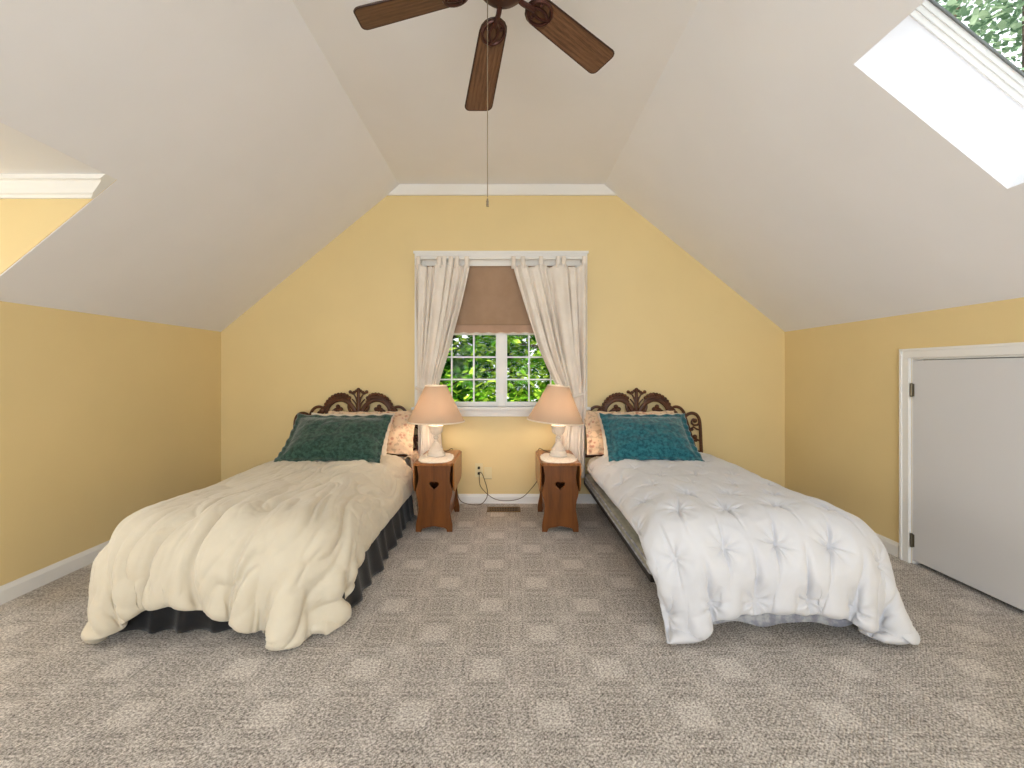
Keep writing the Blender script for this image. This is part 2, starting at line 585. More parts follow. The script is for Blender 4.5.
mb.faces(vv, [tuple(range(n_ - 1, -1, -1)), tuple(range(n_, 2 * n_))] + [(i, (i + 1) % n_, n_ + (i + 1) % n_, n_ + i) for i in range(n_)])
struct(mb.build('trim_2', 'trim'), 'white crown moulding in the dormer')


def baseboard(name, axis, at, a, b, sign, label, h=0.085):
    prof = [(0, 0), (0.014, 0), (0.014, h - 0.022), (0.010, h - 0.012), (0.006, h), (0, h)]
    mb = MB()
    if axis == 'y':    # runs along y at x=at
        mb.prism([(at + sign * p[0], p[1]) for p in prof], 'y', a, b)
    else:
        mb.prism([(at + sign * p[0], p[1]) for p in prof], 'x', a, b)
    return struct(mb.build(name, 'trim'), label)


baseboard('baseboard_left', 'y', XL, DY1, YB - 0.014, 1, 'white baseboard on the left wall')
baseboard('baseboard_right', 'y', XR, 2.69, YB - 0.014, -1, 'white baseboard on the right wall')
baseboard('baseboard_back', 'x', YB, XL, XR, -1, 'white baseboard under the window', 0.078)

# ---- back window: casing, two double-hung units
w = MB()
cx0, cx1, cz0, cz1 = P(415, 0, YB)[0], P(587, 0, YB)[0], W1[2], P(0, 252, YB)[2]
w.box(cx0, W1[0] + 0.006, YB - 0.02, YB, cz0 - 0.06, cz1).box(W1[1] - 0.006, cx1, YB - 0.02, YB, cz0 - 0.06, cz1)
w.box(W1[0], W1[1], YB - 0.02, YB, W1[3] - 0.006, cz1)
w.box(cx0 - 0.01, cx1 + 0.01, YB - 0.026, YB, cz1 - 0.016, cz1 + 0.004)
w.box(W1[0], W1[0] + 0.012, YB, YB + WT, W1[2], W1[3]).box(W1[1] - 0.012, W1[1], YB, YB + WT, W1[2], W1[3])
w.box(W1[0], W1[1], YB, YB + WT, W1[3] - 0.012, W1[3])
mxc = P(501.5, 0, YB)[0]
w.box(mxc - 0.028, mxc + 0.028, YB + 0.005, YB + 0.09, W1[2], W1[3])
win = struct(w.build('window_1', 'trim', bevel=0.002), 'white double window with small panes')
s = MB().box(cx0 - 0.02, cx1 + 0.02, YB - 0.06, YB + WT, W1[2] - 0.022, W1[2])
s.box(cx0, cx1, YB - 0.018, YB, W1[2] - 0.08, W1[2] - 0.022)
s.build('sill', 'trim', win, bevel=0.003)
for (a, b) in ((W1[0] + 0.012, mxc - 0.028), (mxc + 0.028, W1[1] - 0.012)):
    zm = P(0, 333, YB)[2]
    for k, (z0, z1, yy) in enumerate(((W1[2], zm + 0.012, YB + 0.03), (zm - 0.012, W1[3] - 0.012, YB + 0.058))):
        fr = MB(); st = 0.020; br = 0.040 if k == 0 else 0.024
        fr.box(a, a + st, yy, yy + 0.026, z0, z1).box(b - st, b, yy, yy + 0.026, z0, z1)
        fr.box(a + st, b - st, yy, yy + 0.026, z0, z0 + br).box(a + st, b - st, yy, yy + 0.026, z1 - 0.024, z1)
        so = fr.build('sash', 'trim', win, bevel=0.002)
        g = MB()
        ga, gb, g0, g1 = a + st, b - st, z0 + br, z1 - 0.024
        for q in (1, 2):
            x = ga + (gb - ga) * q / 3; g.box(x - 0.006, x + 0.006, yy + 0.004, yy + 0.022, g0, g1)
            z = g0 + (g1 - g0) * q / 3; g.box(ga, gb, yy + 0.005, yy + 0.021, z - 0.006, z + 0.006)
        g.build('muntin', 'trim', so)
        MB().box(ga, gb, yy + 0.012, yy + 0.015, g0, g1).build('pane', 'glass', so)

# ---- skylight: curb frame and pane at the top of its shaft
sk_n = Vector((math.sin(math.atan(SR)), 0, math.cos(math.atan(SR))))
sk_d = Vector((-math.cos(math.atan(SR)), 0, math.sin(math.atan(SR))))     # up the slope
kA = Vector((KX1, 0, slope_z(KX1)))
klen = (Vector((KX0, 0, slope_z(KX0))) - kA).length


def skp(u, y, h):
    p = kA + sk_d * u + sk_n * h
    return (p.x, y, p.z)


def skbox(mb, u0, u1, y0, y1, h0, h1):
    v = [skp(u, y, h) for u in (u0, u1) for y in (y0, y1) for h in (h0, h1)]
    return mb.faces(v, [(0, 1, 3, 2), (4, 6, 7, 5), (0, 4, 5, 1), (2, 3, 7, 6), (0, 2, 6, 4), (1, 5, 7, 3)])


mb = MB()
e = 0.0
for (h0, h1, wd) in ((0.278, 0.303, 0.006), (0.303, 0.326, 0.010), (0.326, 0.362, 0.014)):
    skbox(mb, e, klen - e, KY1 - wd, KY1 + 0.04, h0, h1); skbox(mb, e, klen - e, KY0 - 0.04, KY0 + wd, h0, h1)
    skbox(mb, -0.04, wd, KY0 + wd, KY1 - wd, h0, h1); skbox(mb, klen - wd, klen + 0.04, KY0 + wd, KY1 - wd, h0, h1)
sky_w = struct(mb.build('window_2', 'trim'), 'white skylight frame in the right slope')
mb = MB()
for (a, b, c, d) in ((0.014, 0.020, KY0 + 0.016, KY1 - 0.016), (klen - 0.020, klen - 0.014, KY0 + 0.016, KY1 - 0.016)):
    skbox(mb, a, b, c, d, 0.351, 0.360)
for y in (KY0 + 0.014, KY1 - 0.020):
    skbox(mb, 0.014, klen - 0.014, y, y + 0.006, 0.351, 0.360)
M['gasket'] = NT('grey_gasket').set(srgb(120, 124, 122), 0.6)
mb.build('gasket', 'gasket', sky_w)
mb = MB(); skbox(mb, 0.010, klen - 0.010, KY0 + 0.010, KY1 - 0.010, 0.356, 0.360)
mb.build('pane', 'glass', sky_w)

# ---- unseen windows at the dormer end and, added for daylight, behind the camera
mb = MB()
mb.box(DX, DX + 0.02, 0.90, 0.98, 0.54, 1.83).box(DX, DX + 0.02, 1.82, 1.90, 0.54, 1.83)
mb.box(DX, DX + 0.02, 0.98, 1.82, 1.75, 1.83).box(DX, DX + 0.05, 0.88, 1.92, 0.52, 0.6)
mb.box(DX - 0.09, DX - 0.05, 1.385, 1.415, 0.6, 1.75).box(DX - 0.09, DX - 0.05, 0.98, 1.82, 1.16, 1.19)
struct(mb.build('window_3', 'trim'), 'white dormer window')
mb = MB()
mb.box(WF[0] - 0.08, WF[0], YF, YF + 0.02, WF[2] - 0.08, WF[3] + 0.08).box(WF[1], WF[1] + 0.08, YF, YF + 0.02, WF[2] - 0.08, WF[3] + 0.08)
mb.box(WF[0], WF[1], YF, YF + 0.02, WF[3], WF[3] + 0.08).box(WF[0], WF[1], YF, YF + 0.04, WF[2] - 0.08, WF[2])
mb.box(-0.03, 0.03, YF - 0.08, YF - 0.04, WF[2], WF[3]).box(WF[0], WF[1], YF - 0.08, YF - 0.04, 1.36, 1.40)
struct(mb.build('window_4', 'trim'), 'white unseen window added behind the camera for daylight')

# ---- knee wall door
mb = MB()
oy = P(903, 0, 1)[0]
cy1 = XR / oy                      # outer far edge of the casing
for (a, b, z0, z1) in ((2.615, cy1, 0, 1.19), (1.79, 1.85, 0, 1.19), (1.79, cy1, 1.19, 1.243)):
    mb.box(XR - 0.018, XR, a, b, z0, z1)
mb.box(XR - 0.024, XR, cy1 - 0.014, cy1 + 0.001, 0, 1.236).box(XR - 0.024, XR, 1.79, cy1 + 0.001, 1.231, 1.245)
mb.box(XR, XR + WT, 2.605, 2.615, 0, 1.19).box(XR, XR + WT, 1.85, 1.86, 0, 1.19).box(XR, XR + WT, 1.86, 2.605, 1.18, 1.19)
dr = struct(mb.build('door_1', 'trim', bevel=0.002), 'white casing and slab door of the attic cupboard')
MB().box(XR - 0.006, XR + 0.032, 1.863, 2.600, 0.025, 1.176).build('door_panel', 'door', dr, bevel=0.003)
for py in (390, 540):
    z = CZ - (py - CY) * 2.605 / F
    h = MB().box(XR - 0.010, XR - 0.004, 2.590, 2.628, z - 0.036, z + 0.036)
    h.tube([(XR - 0.013, 2.602, z - 0.04), (XR - 0.013, 2.602, z + 0.04)], 0.006)
    h.build('hinge', 'brass', dr)
MB().box(XR + 0.06, XR + 0.12, 1.86, 2.605, 0, 1.18).build('backing', 'dark', dr)

# ------------------------------------------------------------------ ceiling fan
FX, FY, FZ = -0.019, 1.571, CZ + 1.36
fan = tag(empty('ceiling_fan', (FX, FY, ZC)), 'brown ceiling fan with five wooden blades and a long pull chain', 'ceiling fan')


def rel(*p):
    return (p[0] - FX, p[1] - FY, p[2] - ZC)


mb = MB().lathe([(0.001, 0), (0.062, 0), (0.062, -0.02), (0.04, -0.05), (0.016, -0.06), (0.016, -0.07)], seg=28)
mb.build('canopy', 'bronze', fan, True)
MB().lathe([(0.014, -0.06), (0.014, -0.10)], seg=16).build('downrod', 'bronze', fan, True)
zb = FZ - ZC
mb = MB().lathe([(0.001, -0.088), (0.05, -0.09), (0.095, -0.105), (0.108, -0.13), (0.108, zb + 0.035), (0.098, zb + 0.012), (0.08, zb + 0.004), (0.001, zb + 0.002)], seg=36)
mb.build('motor_housing', 'bronze', fan, True)
mb = MB().lathe([(0.072, zb + 0.004), (0.080, zb - 0.010), (0.082, zb - 0.026), (0.070, zb - 0.038), (0.045, zb - 0.045), (0.014, zb - 0.048), (0.010, zb - 0.058), (0.001, zb - 0.060)], seg=36)
mb.build('switch_housing', 'bronze', fan, True)
TH0 = 1.811
angs = [TH0 + 0.0, TH0 - math.radians(72) + 0.068, TH0 + math.radians(72) + 0.051, TH0 + math.radians(146), TH0 - math.radians(142)]
for a in angs:
    slope = -0.16 + 0.077 * math.cos(a) - 0.10 * math.sin(a)
    if a == TH0: slope = -0.335
    rx = Matrix.Rotation(math.radians(-10), 4, 'X')
    ry = Matrix.Rotation(-math.atan(slope), 4, 'Y')
    T = Matrix.Translation((0, 0, zb)) @ Matrix.Rotation(a, 4, 'Z') @ ry
    R0, R1, hw0, hw1 = 0.118, 0.522, 0.052, 0.062
    out = []
    for k in range(9):      # rounded inner end
        q = PI / 2 + PI * k / 8
        out.append((R0 + 0.05 + 0.05 * math.cos(q) * 1.0, hw0 * math.sin(q)))
    c = 0.022
    for k in range(5):
        q = -PI / 2 + (PI / 2) * k / 4
        out.append((R1 - c + c * math.cos(q), -hw1 + c + c * math.sin(q)))
    for k in range(5):
        q = (PI / 2) * k / 4
        out.append((R1 - c + c * math.cos(q), hw1 - c + c * math.sin(q)))
    mb = MB(); mb.prism(out, 'z', -0.003, 0.003)
    bl = mb.build('blade', 'blade', fan, bevel=0.0015)
    bl.matrix_local = T @ rx
    # dark banding round the blade edge
    loop = [(p[0], p[1], 0) for p in out] + [(out[0][0], out[0][1], 0)]
    eb = MB().tube(loop, 0.0038, 6, cap=False).build('blade_edge', 'edge', bl, True)
    # iron: arm and rounded plate with screws
    ir = MB()
    ir.tube(smooth_path([(0.05, 0, -0.006), (0.08, 0, -0.020), (0.105, 0, -0.018), (0.145, 0, -0.008)], 4), [0.013] * 3 + [0.010] * 10, 8)
    ring = [(0.170 + 0.044 * math.cos(2 * PI * k / 24), 0.044 * math.sin(2 * PI * k / 24), -0.007) for k in range(25)]
    ir.tube(ring, 0.0065, 6, cap=False)
    for sy in (-1, 1):
        ir.tube(smooth_path([(0.130, 0, -0.008), (0.155, sy * 0.014, -0.009), (0.185, sy * 0.014, -0.009), (0.208, 0, -0.008)], 4), 0.0055, 6)
    for p in ((0.155, 0.028), (0.155, -0.028), (0.205, 0.0)):
        ir.ball((p[0], p[1], -0.008), 0.007)
    io = ir.build('blade_iron', 'bronze', fan, True)
    io.matrix_local = T @ rx
pcx = (487.5 - CX) / F * FY
ch = MB().tube([rel(pcx, FY, FZ - 0.045), rel(pcx, FY, 1.72)], 0.0016, 6)
ch.tube([rel(pcx + 0.028, FY, FZ - 0.040), rel(pcx, FY, FZ - 0.046)], 0.003, 6)
ch.ball(rel(pcx, FY, 1.705), 0.005)
ch.tube([rel(pcx, FY, 1.715), rel(pcx, FY, 1.688)], [0.003, 0.005], 8)
M['chain'] = NT('tarnished_chain').set(srgb(140, 126, 104), 0.45, 0.7)
ch.build('pull_chain', 'chain', fan, True)

# ------------------------------------------------------------------ window dressing
YR = YB - 0.10
rx0, rx1 = (415.5 - CX) * YR / F, (586.5 - CX) * YR / F
rod = tag(empty('curtain_rod', (0, YR, 2.048)), 'white curtain rod across the top of the window', 'curtain rod')
mb = MB()
mb.tube([(rx0, 0, 0), (rx1, 0, 0)], 0.011, 12)
mb.build('rod', 'trim', rod, True)
for x in (rx0 + 0.03, rx1 - 0.03):
    MB().box(x - 0.012, x + 0.012, 0.0, 0.10 - 0.021, -0.018, 0.012).build('bracket', 'chrome', rod, bevel=0.002)


def make_curtain(name, label, top, edges, tabs, seed, tie, mirror):
    """top=(x0,x1); edges: list of (z, x0, x1) from top to hem; folds compress with the width"""
    root = tag(empty(name, (0.5 * (top[0] + top[1]), YR, 2.048)), label, 'curtain', 'tab top curtains at the window')
    ox = root.location.x
    nv, nu = 90, 150
    zs = np.linspace(edges[0][0], edges[-1][0], nv)
    ez = [e[0] for e in edges][::-1]
    x0 = np.interp(zs, ez, [e[1] for e in edges][::-1]); x1 = np.interp(zs, ez, [e[2] for e in edges][::-1])
    # smooth the edge lines a little
    ker = np.ones(9) / 9
    x0 = np.convolve(np.pad(x0, 4, mode='edge'), ker, 'valid'); x1 = np.convolve(np.pad(x1, 4, mode='edge'), ker, 'valid')
    u = np.linspace(0, 1, nu)
    U, Z = np.meshgrid(u, zs)
    Xa, Xb = x0[:, None], x1[:, None]
    W = Xb - Xa
    tt = (edges[0][0] - Z) / (edges[0][0] - edges[-1][0])
    w0 = W[0, 0]
    squeeze = np.clip(1 - W / w0, 0, 1)
    # uneven fold spacing: warp of u
    uw = U + 0.035 * np.sin(2 * PI * U * 2 + seed) + 0.02 * np.sin(2 * PI * U * 3.3 + seed * 2)
    ph = 2 * PI * uw * 6.0 + 0.5 * vnoise(U * 3, tt * 3, seed)
    amp = 0.016 + 0.024 * squeeze + 0.012 * np.clip(tt * 3, 0, 1)
    fold = np.sin(ph) + 0.35 * np.sin(2.3 * ph + 1.1 * seed + 1.5 * tt)
    Yv = amp * fold + 0.010 * vnoise(U * 7, tt * 9, seed + 3)
    Xv = Xa + W * U + 0.25 * amp * np.cos(ph)
    tieamt = np.exp(-((Z - tie[1]) / 0.10) ** 2)
    Yv = Yv * (1 - 0.35 * tieamt)
    Zv = Z.copy()
    # the top scoops between the tabs
    tb = np.array(tabs)
    dist = np.min(np.abs((Xa + W * U)[0][:, None] - tb[None, :]), axis=1)
    scoop = np.clip(dist / 0.05, 0, 1) ** 2 * 0.020
    Zv[:6] -= scoop[None, :] * np.linspace(1, 0, 6)[:, None]
    pts = np.stack([Xv - ox, Yv - 0.012, Zv - 2.048], -1)
    grid_mesh('curtain_panel', pts, 'curtain', root, solid=0.003)
    zt = edges[0][0]
    for x in tabs:
        i = int(np.argmin(np.abs((Xa + W * U)[0] - x)))
        yo = pts[1, i, 1]
        path = []
        hw = 0.018
        prof = [(yo, zt - 2.048 - 0.03), (yo - 0.002, zt - 2.048 + 0.012), (-0.020, 0.0)]
        prof += [(-0.016 * math.cos(a) - 0.0, 0.016 * math.sin(a)) for a in np.linspace(0.3, PI - 0.3, 7)]
        prof += [(0.018, 0.0), (yo + 0.012, zt - 2.048 + 0.012), (yo + 0.006, zt - 2.048 - 0.03)]
        arr = np.array([[(x - ox + s * hw, p[0], p[1]) for s in (-1, -0.3, 0.3, 1)] for p in prof])
        grid_mesh('tab', arr, 'curtain', root, solid=0.002)
    # tie band round the waist
    zc = tie[1]
    xa = float(np.interp(zc, ez, [e[1] for e in edges][::-1])) - ox; xb = float(np.interp(zc, ez, [e[2] for e in edges][::-1])) - ox
    loop = []
    for k in range(33):
        a = 2 * PI * k / 32
        dz = tie[2] * math.cos(a)
        loop.append(((xa + xb) / 2 + ((xb - xa) / 2 + 0.012) * math.cos(a), -0.012 - 0.052 * math.sin(a), zc - 2.048 + dz))
    arr = np.array([[(p[0], p[1], p[2] + h) for h in (-0.012, 0, 0.012)] for p in loop])
    grid_mesh('tieback', arr, 'curtain', root, solid=0.003)
    return root


def cx(px, y=YR):
    return (px - CX) * y / F


zt = 1.992
make_curtain('curtain', 'oatmeal curtain drawn to the left side of the window behind the lamp with upright shade',
             (cx(415), cx(470)),
             [(zt, cx(414.5), cx(470)), (1.70, cx(415), cx(462)), (1.30, cx(416.5), cx(449)), (1.02, cx(417), cx(438)), (0.9, cx(417.5), cx(437)), (0.6, cx(418), cx(440)), (0.25, cx(418), cx(443))],
             [cx(k) for k in (418.5, 439.5, 444.5, 451, 457, 467)], 3, (0, 0.96, -0.02), False)
make_curtain('curtain', 'oatmeal curtain tied back at the right side of the window behind the tilted lamp shade',
             (cx(512), cx(587)),
             [(zt, cx(512), cx(587)), (1.70, cx(523), cx(587)), (1.30, cx(539), cx(586)), (1.02, cx(554), cx(585)), (0.90, cx(562), cx(585)), (0.6, cx(556), cx(584)), (0.25, cx(551), cx(584))],
             [cx(k) for k in (513.5, 523, 541, 558, 563.5, 584)], 8, (0, 0.91, 0.03), True)

# flat fabric shade inside the window head
sh = tag(empty('roman_shade', (mxc, YB - 0.006, 2.0)), 'taupe fabric shade pulled half way down inside the window', 'window shade')
xa, xb = W1[0] + 0.02 - mxc, W1[1] - 0.02 - mxc
zh = P(0, 333, YB)[2] - 2.0; zs_ = P(0, 325.5, YB)[2] - 2.0
U = np.linspace(0, 1, 90); V = np.linspace(0, 1, 30)
UU, VV = np.meshgrid(U, V)
arr = np.stack([xa + (xb - xa) * UU, -0.004 - 0.004 * np.sin(VV * PI) + 0.002 * vnoise(UU * 4, VV * 4, 2), -0.012 * 0 + zs_ * VV], -1)
grid_mesh('cloth', arr, 'shade_taupe', sh, solid=0.003)
scal = 0.008 * np.abs(np.sin(UU * PI * 12))
arr = np.stack([xa + (xb - xa) * UU, -0.010 - 0.006 * np.sin(VV * PI), zs_ + (zh - zs_ - scal + 0.004) * VV], -1)
hem = grid_mesh('hem', arr, 'shade_hem', sh, solid=0.004)
mb = MB().tube([tuple(p + np.array([0, -0.003, 0])) for p in arr[-1]], 0.0032, 6)
mb.build('braid', 'shade_edge', hem, True)
MB().box(xa, xb, -0.006, 0.012, -0.004, 0.008).build('headrail', 'shade_taupe', sh)

# ------------------------------------------------------------------ beds
MT, MB0 = 0.425, 0.27        # mattress top, box spring top


def headboard(parent, cxm, flip):
    """carved scroll headboard; drawn on its right half in picture units (873 per metre) and mirrored"""
    hb = empty('headboard', (cxm, 3.765, 0)); hb.parent = parent
    def q(dx, zy, y=0.0):
        return Vector((dx / 873.0, y, 1.028 - zy / 873.0))
    k = 1 / 873.0
    for s in (1, -1):
        def T(pts, r, flat=0.8, n=6):
            return dict(pts=[Vector((s * p.x, p.y, p.z)) for p in [Vector(v) for v in smooth_path([q(*p) for p in pts], n)]], r=r)
        def add(mb, pts, r0, r1=None, flat=0.75, n=6):
            d = T(pts, 0, n=n)['pts']
            r1 = r0 if r1 is None else r1
            mb.tube(d, [(r0 + (r1 - r0) * i / (len(d) - 1)) * k for i in range(len(d))], 8, flat)
        def bead(mb, dx, zy, r, y=0.0):
            p = q(dx, zy, y); mb.ball((s * p.x, p.y, p.z), r * k, 0.8, 8)
        m1 = MB()
        add(m1, [(14, 262), (22, 225), (40, 190), (66, 158), (98, 138), (132, 131), (170, 140), (204, 166), (224, 200), (222, 232)], 19, 11)
        add(m1, [(30, 250), (60, 215), (72, 185), (70, 160)], 12, 9)
        add(m1, [(58, 150), (80, 122), (110, 112), (140, 112), (172, 120), (202, 140), (224, 166), (240, 196)], 10, 10)
        for (a, b) in ((66, 118), (84, 103), (104, 94), (125, 91), (147, 93), (169, 99), (190, 110), (209, 125), (225, 143), (238, 164), (246, 186)):
            bead(m1, a, b, 14)
        m1.build('scroll', 'carved', hb, True)
        m2 = MB()
        add(m2, [(206, 238), (196, 220), (178, 206), (160, 200)], 8, 7)
        for (a, b, r) in ((150, 182, 17), (128, 200, 16), (166, 206, 16), (146, 206, 13)):
            bead(m2, a, b, r)
        m2.build('trefoil', 'carved', hb, True)
        m3 = MB()
        add(m3, [(222, 262), (236, 222), (256, 194), (288, 182), (320, 192), (344, 220), (354, 258)], 10, 11)
        add(m3, [(344, 220), (330, 250), (298, 258), (270, 240), (262, 214)], 8, 9)
        bead(m3, 266, 214, 22); bead(m3, 290, 226, 12)
        m3.build('scroll', 'carved', hb, True)
        m4 = MB()
        add(m4, [(352, 262), (372, 240), (404, 229), (438, 240), (458, 272), (465, 320), (470, 420), (474, 560), (474, 1000)], 11, 13)
        add(m4, [(462, 286), (448, 312), (420, 316), (402, 296), (412, 274), (430, 276)], 8, 7)
        bead(m4, 428, 284, 17)
        m4.build('post', 'carved', hb, True)
        m5 = MB()
        add(m5, [(356, 262), (374, 312), (398, 390), (420, 460), (446, 560)], 12, 10)
        add(m5, [(462, 350), (440, 345), (416, 330), (404, 345)], 7, 6)
        bead(m5, 404, 346, 14)
        add(m5, [(466, 430), (446, 424), (428, 408)], 7, 6); bead(m5, 426, 402, 18); bead(m5, 434, 426, 14)
        add(m5, [(468, 510), (440, 505), (418, 492)], 7, 6); bead(m5, 412, 496, 14)
        m5.build('side_scroll', 'carved', hb, True)
        m6 = MB()
        add(m6, [(4, 180), (14, 130), (34, 92), (58, 76)], 7, 5)
        add(m6, [(4, 210), (20, 160), (46, 126)], 6, 5)
        for (a, b, r) in ((60, 74, 13), (44, 84, 10), (30, 76, 12), (16, 66, 11)):
            bead(m6, a, b, r)
        m6.build('crest_leaf', 'carved', hb, True)
    m7 = MB()
    m7.tube([q(0, 320), q(0, 250), q(0, 120), q(0, 60)], [20 * k, 16 * k, 11 * k, 12 * k], 10, 0.8)
    m7.ball(tuple(q(0, 58)), 15 * k, 0.8)
    m7.tube([q(-12, 300), q(-10, 110)], 5 * k, 6); m7.tube([q(12, 300), q(10, 110)], 5 * k, 6)
    m7.build('crest', 'carved', hb, True)
    m8 = MB()
    m8.tube([q(-362, 262), q(362, 262)], 12 * k, 8, 0.8)
    m8.tube([q(-474, 540), q(474, 540)], 14 * k, 8, 0.8)
    for dx in range(-330, 331, 60):
        m8.tube([q(dx, 262), q(dx, 540)], 8 * k, 8, 0.8)
    m8.build('rail', 'carved', hb, True)
    return hb


def rounded_slab(x0, x1, y0, y1, z0, z1, r, n=5):
    """soft-cornered upholstered block"""
    mb = MB(); mb.box(x0, x1, y0, y1, z0, z1)
    bmesh.ops.bevel(mb.bm, geom=list(mb.bm.edges), offset=r, segments=n, profile=0.5, affect='EDGES')
    return mb


def make_bed(name, label, cxm, skirt, spring_mat, hw=0.485, hx=0.0, zlow=0.125):
    bed = tag(empty(name, (cxm, 2.78, 0)), label, 'bed', 'twin beds')
    y0, y1 = 1.965 - 2.78, 3.735 - 2.78
    hb = headboard(bed, hx, False); hb.location = (hx, 3.765 - 2.78, 0)
    rounded_slab(-hw + 0.01, hw - 0.01, y0, y1, MB0, MT, 0.085).build('mattress', 'sheet', bed, True, angle=0)
    b = rounded_slab(-hw, hw, y0 + 0.005, y1, zlow, MB0, 0.02, 3).build('box_spring', spring_mat, bed, True, angle=0)
    pi = MB()
    for z in (zlow + 0.014, MB0 - 0.014):
        pi.tube([(-hw - 0.001, y1 - 0.03, z), (-hw - 0.001, y0 + 0.03, z), (-hw + 0.03, y0 + 0.003, z), (hw - 0.03, y0 + 0.003, z), (hw + 0.001, y0 + 0.03, z), (hw + 0.001, y1 - 0.03, z)], 0.005, 6)
    pi.build('piping', 'tick', b, True)
    for sx in (-1, 1):
        MB().box(sx * (hw - 0.02) - 0.018, sx * (hw - 0.02) + 0.018, y0 + 0.03, y1 + 0.02, zlow - 0.030, zlow).build('side_rail', 'darkmetal', bed, bevel=0.003)
        for yy in (y0 + 0.28, y1 - 0.12):
            l = MB().lathe([(0.016, zlow - 0.03), (0.016, 0.045), (0.010, 0.043), (0.010, 0.036), (0.024, 0.03), (0.026, 0.012), (0.020, 0.0), (0.001, 0.0)], (sx * (hw - 0.14), yy, 0), 16)
            l.build('leg', 'darkmetal', bed, True)
    for yy in (y0 + 0.28, y1 - 0.12):
        MB().box(-hw + 0.02, hw - 0.02, yy - 0.015, yy + 0.015, zlow - 0.030, zlow - 0.004).build('cross_rail', 'darkmetal', bed)
    if not skirt:
        U = np.linspace(0, 1, 80); V = np.linspace(0, 1, 14)
        UU, VV = np.meshgrid(U, V)
        px_ = -0.36 + 0.80 * UU
        arr = np.stack([px_, y0 - 0.012 - 0.075 * VV + 0.006 * np.sin(UU * 30) * VV, 0.345 - (0.285 + 0.010 * np.sin(UU * 17 + 1) * VV) * VV], -1)
        grid_mesh('mattress_pad', arr, 'tick', bed, solid=0.008)
    if skirt:
        # gathered skirt round three sides: path of the hem with uneven pleats
        path = []
        L1 = y1 - y0 - 0.05
        for t_ in np.linspace(0, 1, 150): path.append((-hw - 0.002, y1 - 0.05 - t_ * L1, (-1, 0)))
        for t_ in np.linspace(0, 1, 110)[1:]: path.append((-hw - 0.002 + t_ * (2 * hw + 0.004), y0 - 0.010, (0, -1)))
        for t_ in np.linspace(0, 1, 150)[1:]: path.append((hw + 0.002, y0 - 0.010 + t_ * L1, (1, 0)))
        n = len(path)
        idx = np.arange(n)
        pl = np.zeros(n)
        for c, wd, am in [(i * 9.7 + 4 * math.sin(i * 2.1), 2.6 + 1.6 * math.sin(i * 1.7) ** 2, 0.010 + 0.016 * math.sin(i * 2.9) ** 2) for i in range(44)]:
            pl += am * np.exp(-((idx - c) / wd) ** 2)
        pl += 0.012 * vnoise(idx * 0.08, idx * 0 + 0.3, 5)
        rows = []
        for v in np.linspace(0, 1, 16):
            row = []
            for i, (x, y, nn) in enumerate(path):
                d = (0.002 + pl[i] * (0.12 + 0.88 * v ** 0.8)) + 0.030 * v
                hemz = 0.010 + 0.006 * math.sin(i * 0.21)
                row.append((x + nn[0] * d, y + nn[1] * d, MB0 - 0.008 + (hemz - MB0 + 0.008) * v))
            rows.append(row)
        grid_mesh('bed_skirt', np.array(rows), 'black_skirt', bed, solid=0.003)
    return bed


LBX, RBX = -1.251, 1.115
make_bed('twin_bed', 'twin bed with charcoal skirt and carved headboard under the cream comforter', LBX, True, 'greycloth')
make_bed('twin_bed', 'twin bed without a skirt under the white tufted comforter with grey box spring showing', RBX, False, 'greycloth', hx=-0.040, zlow=0.205)


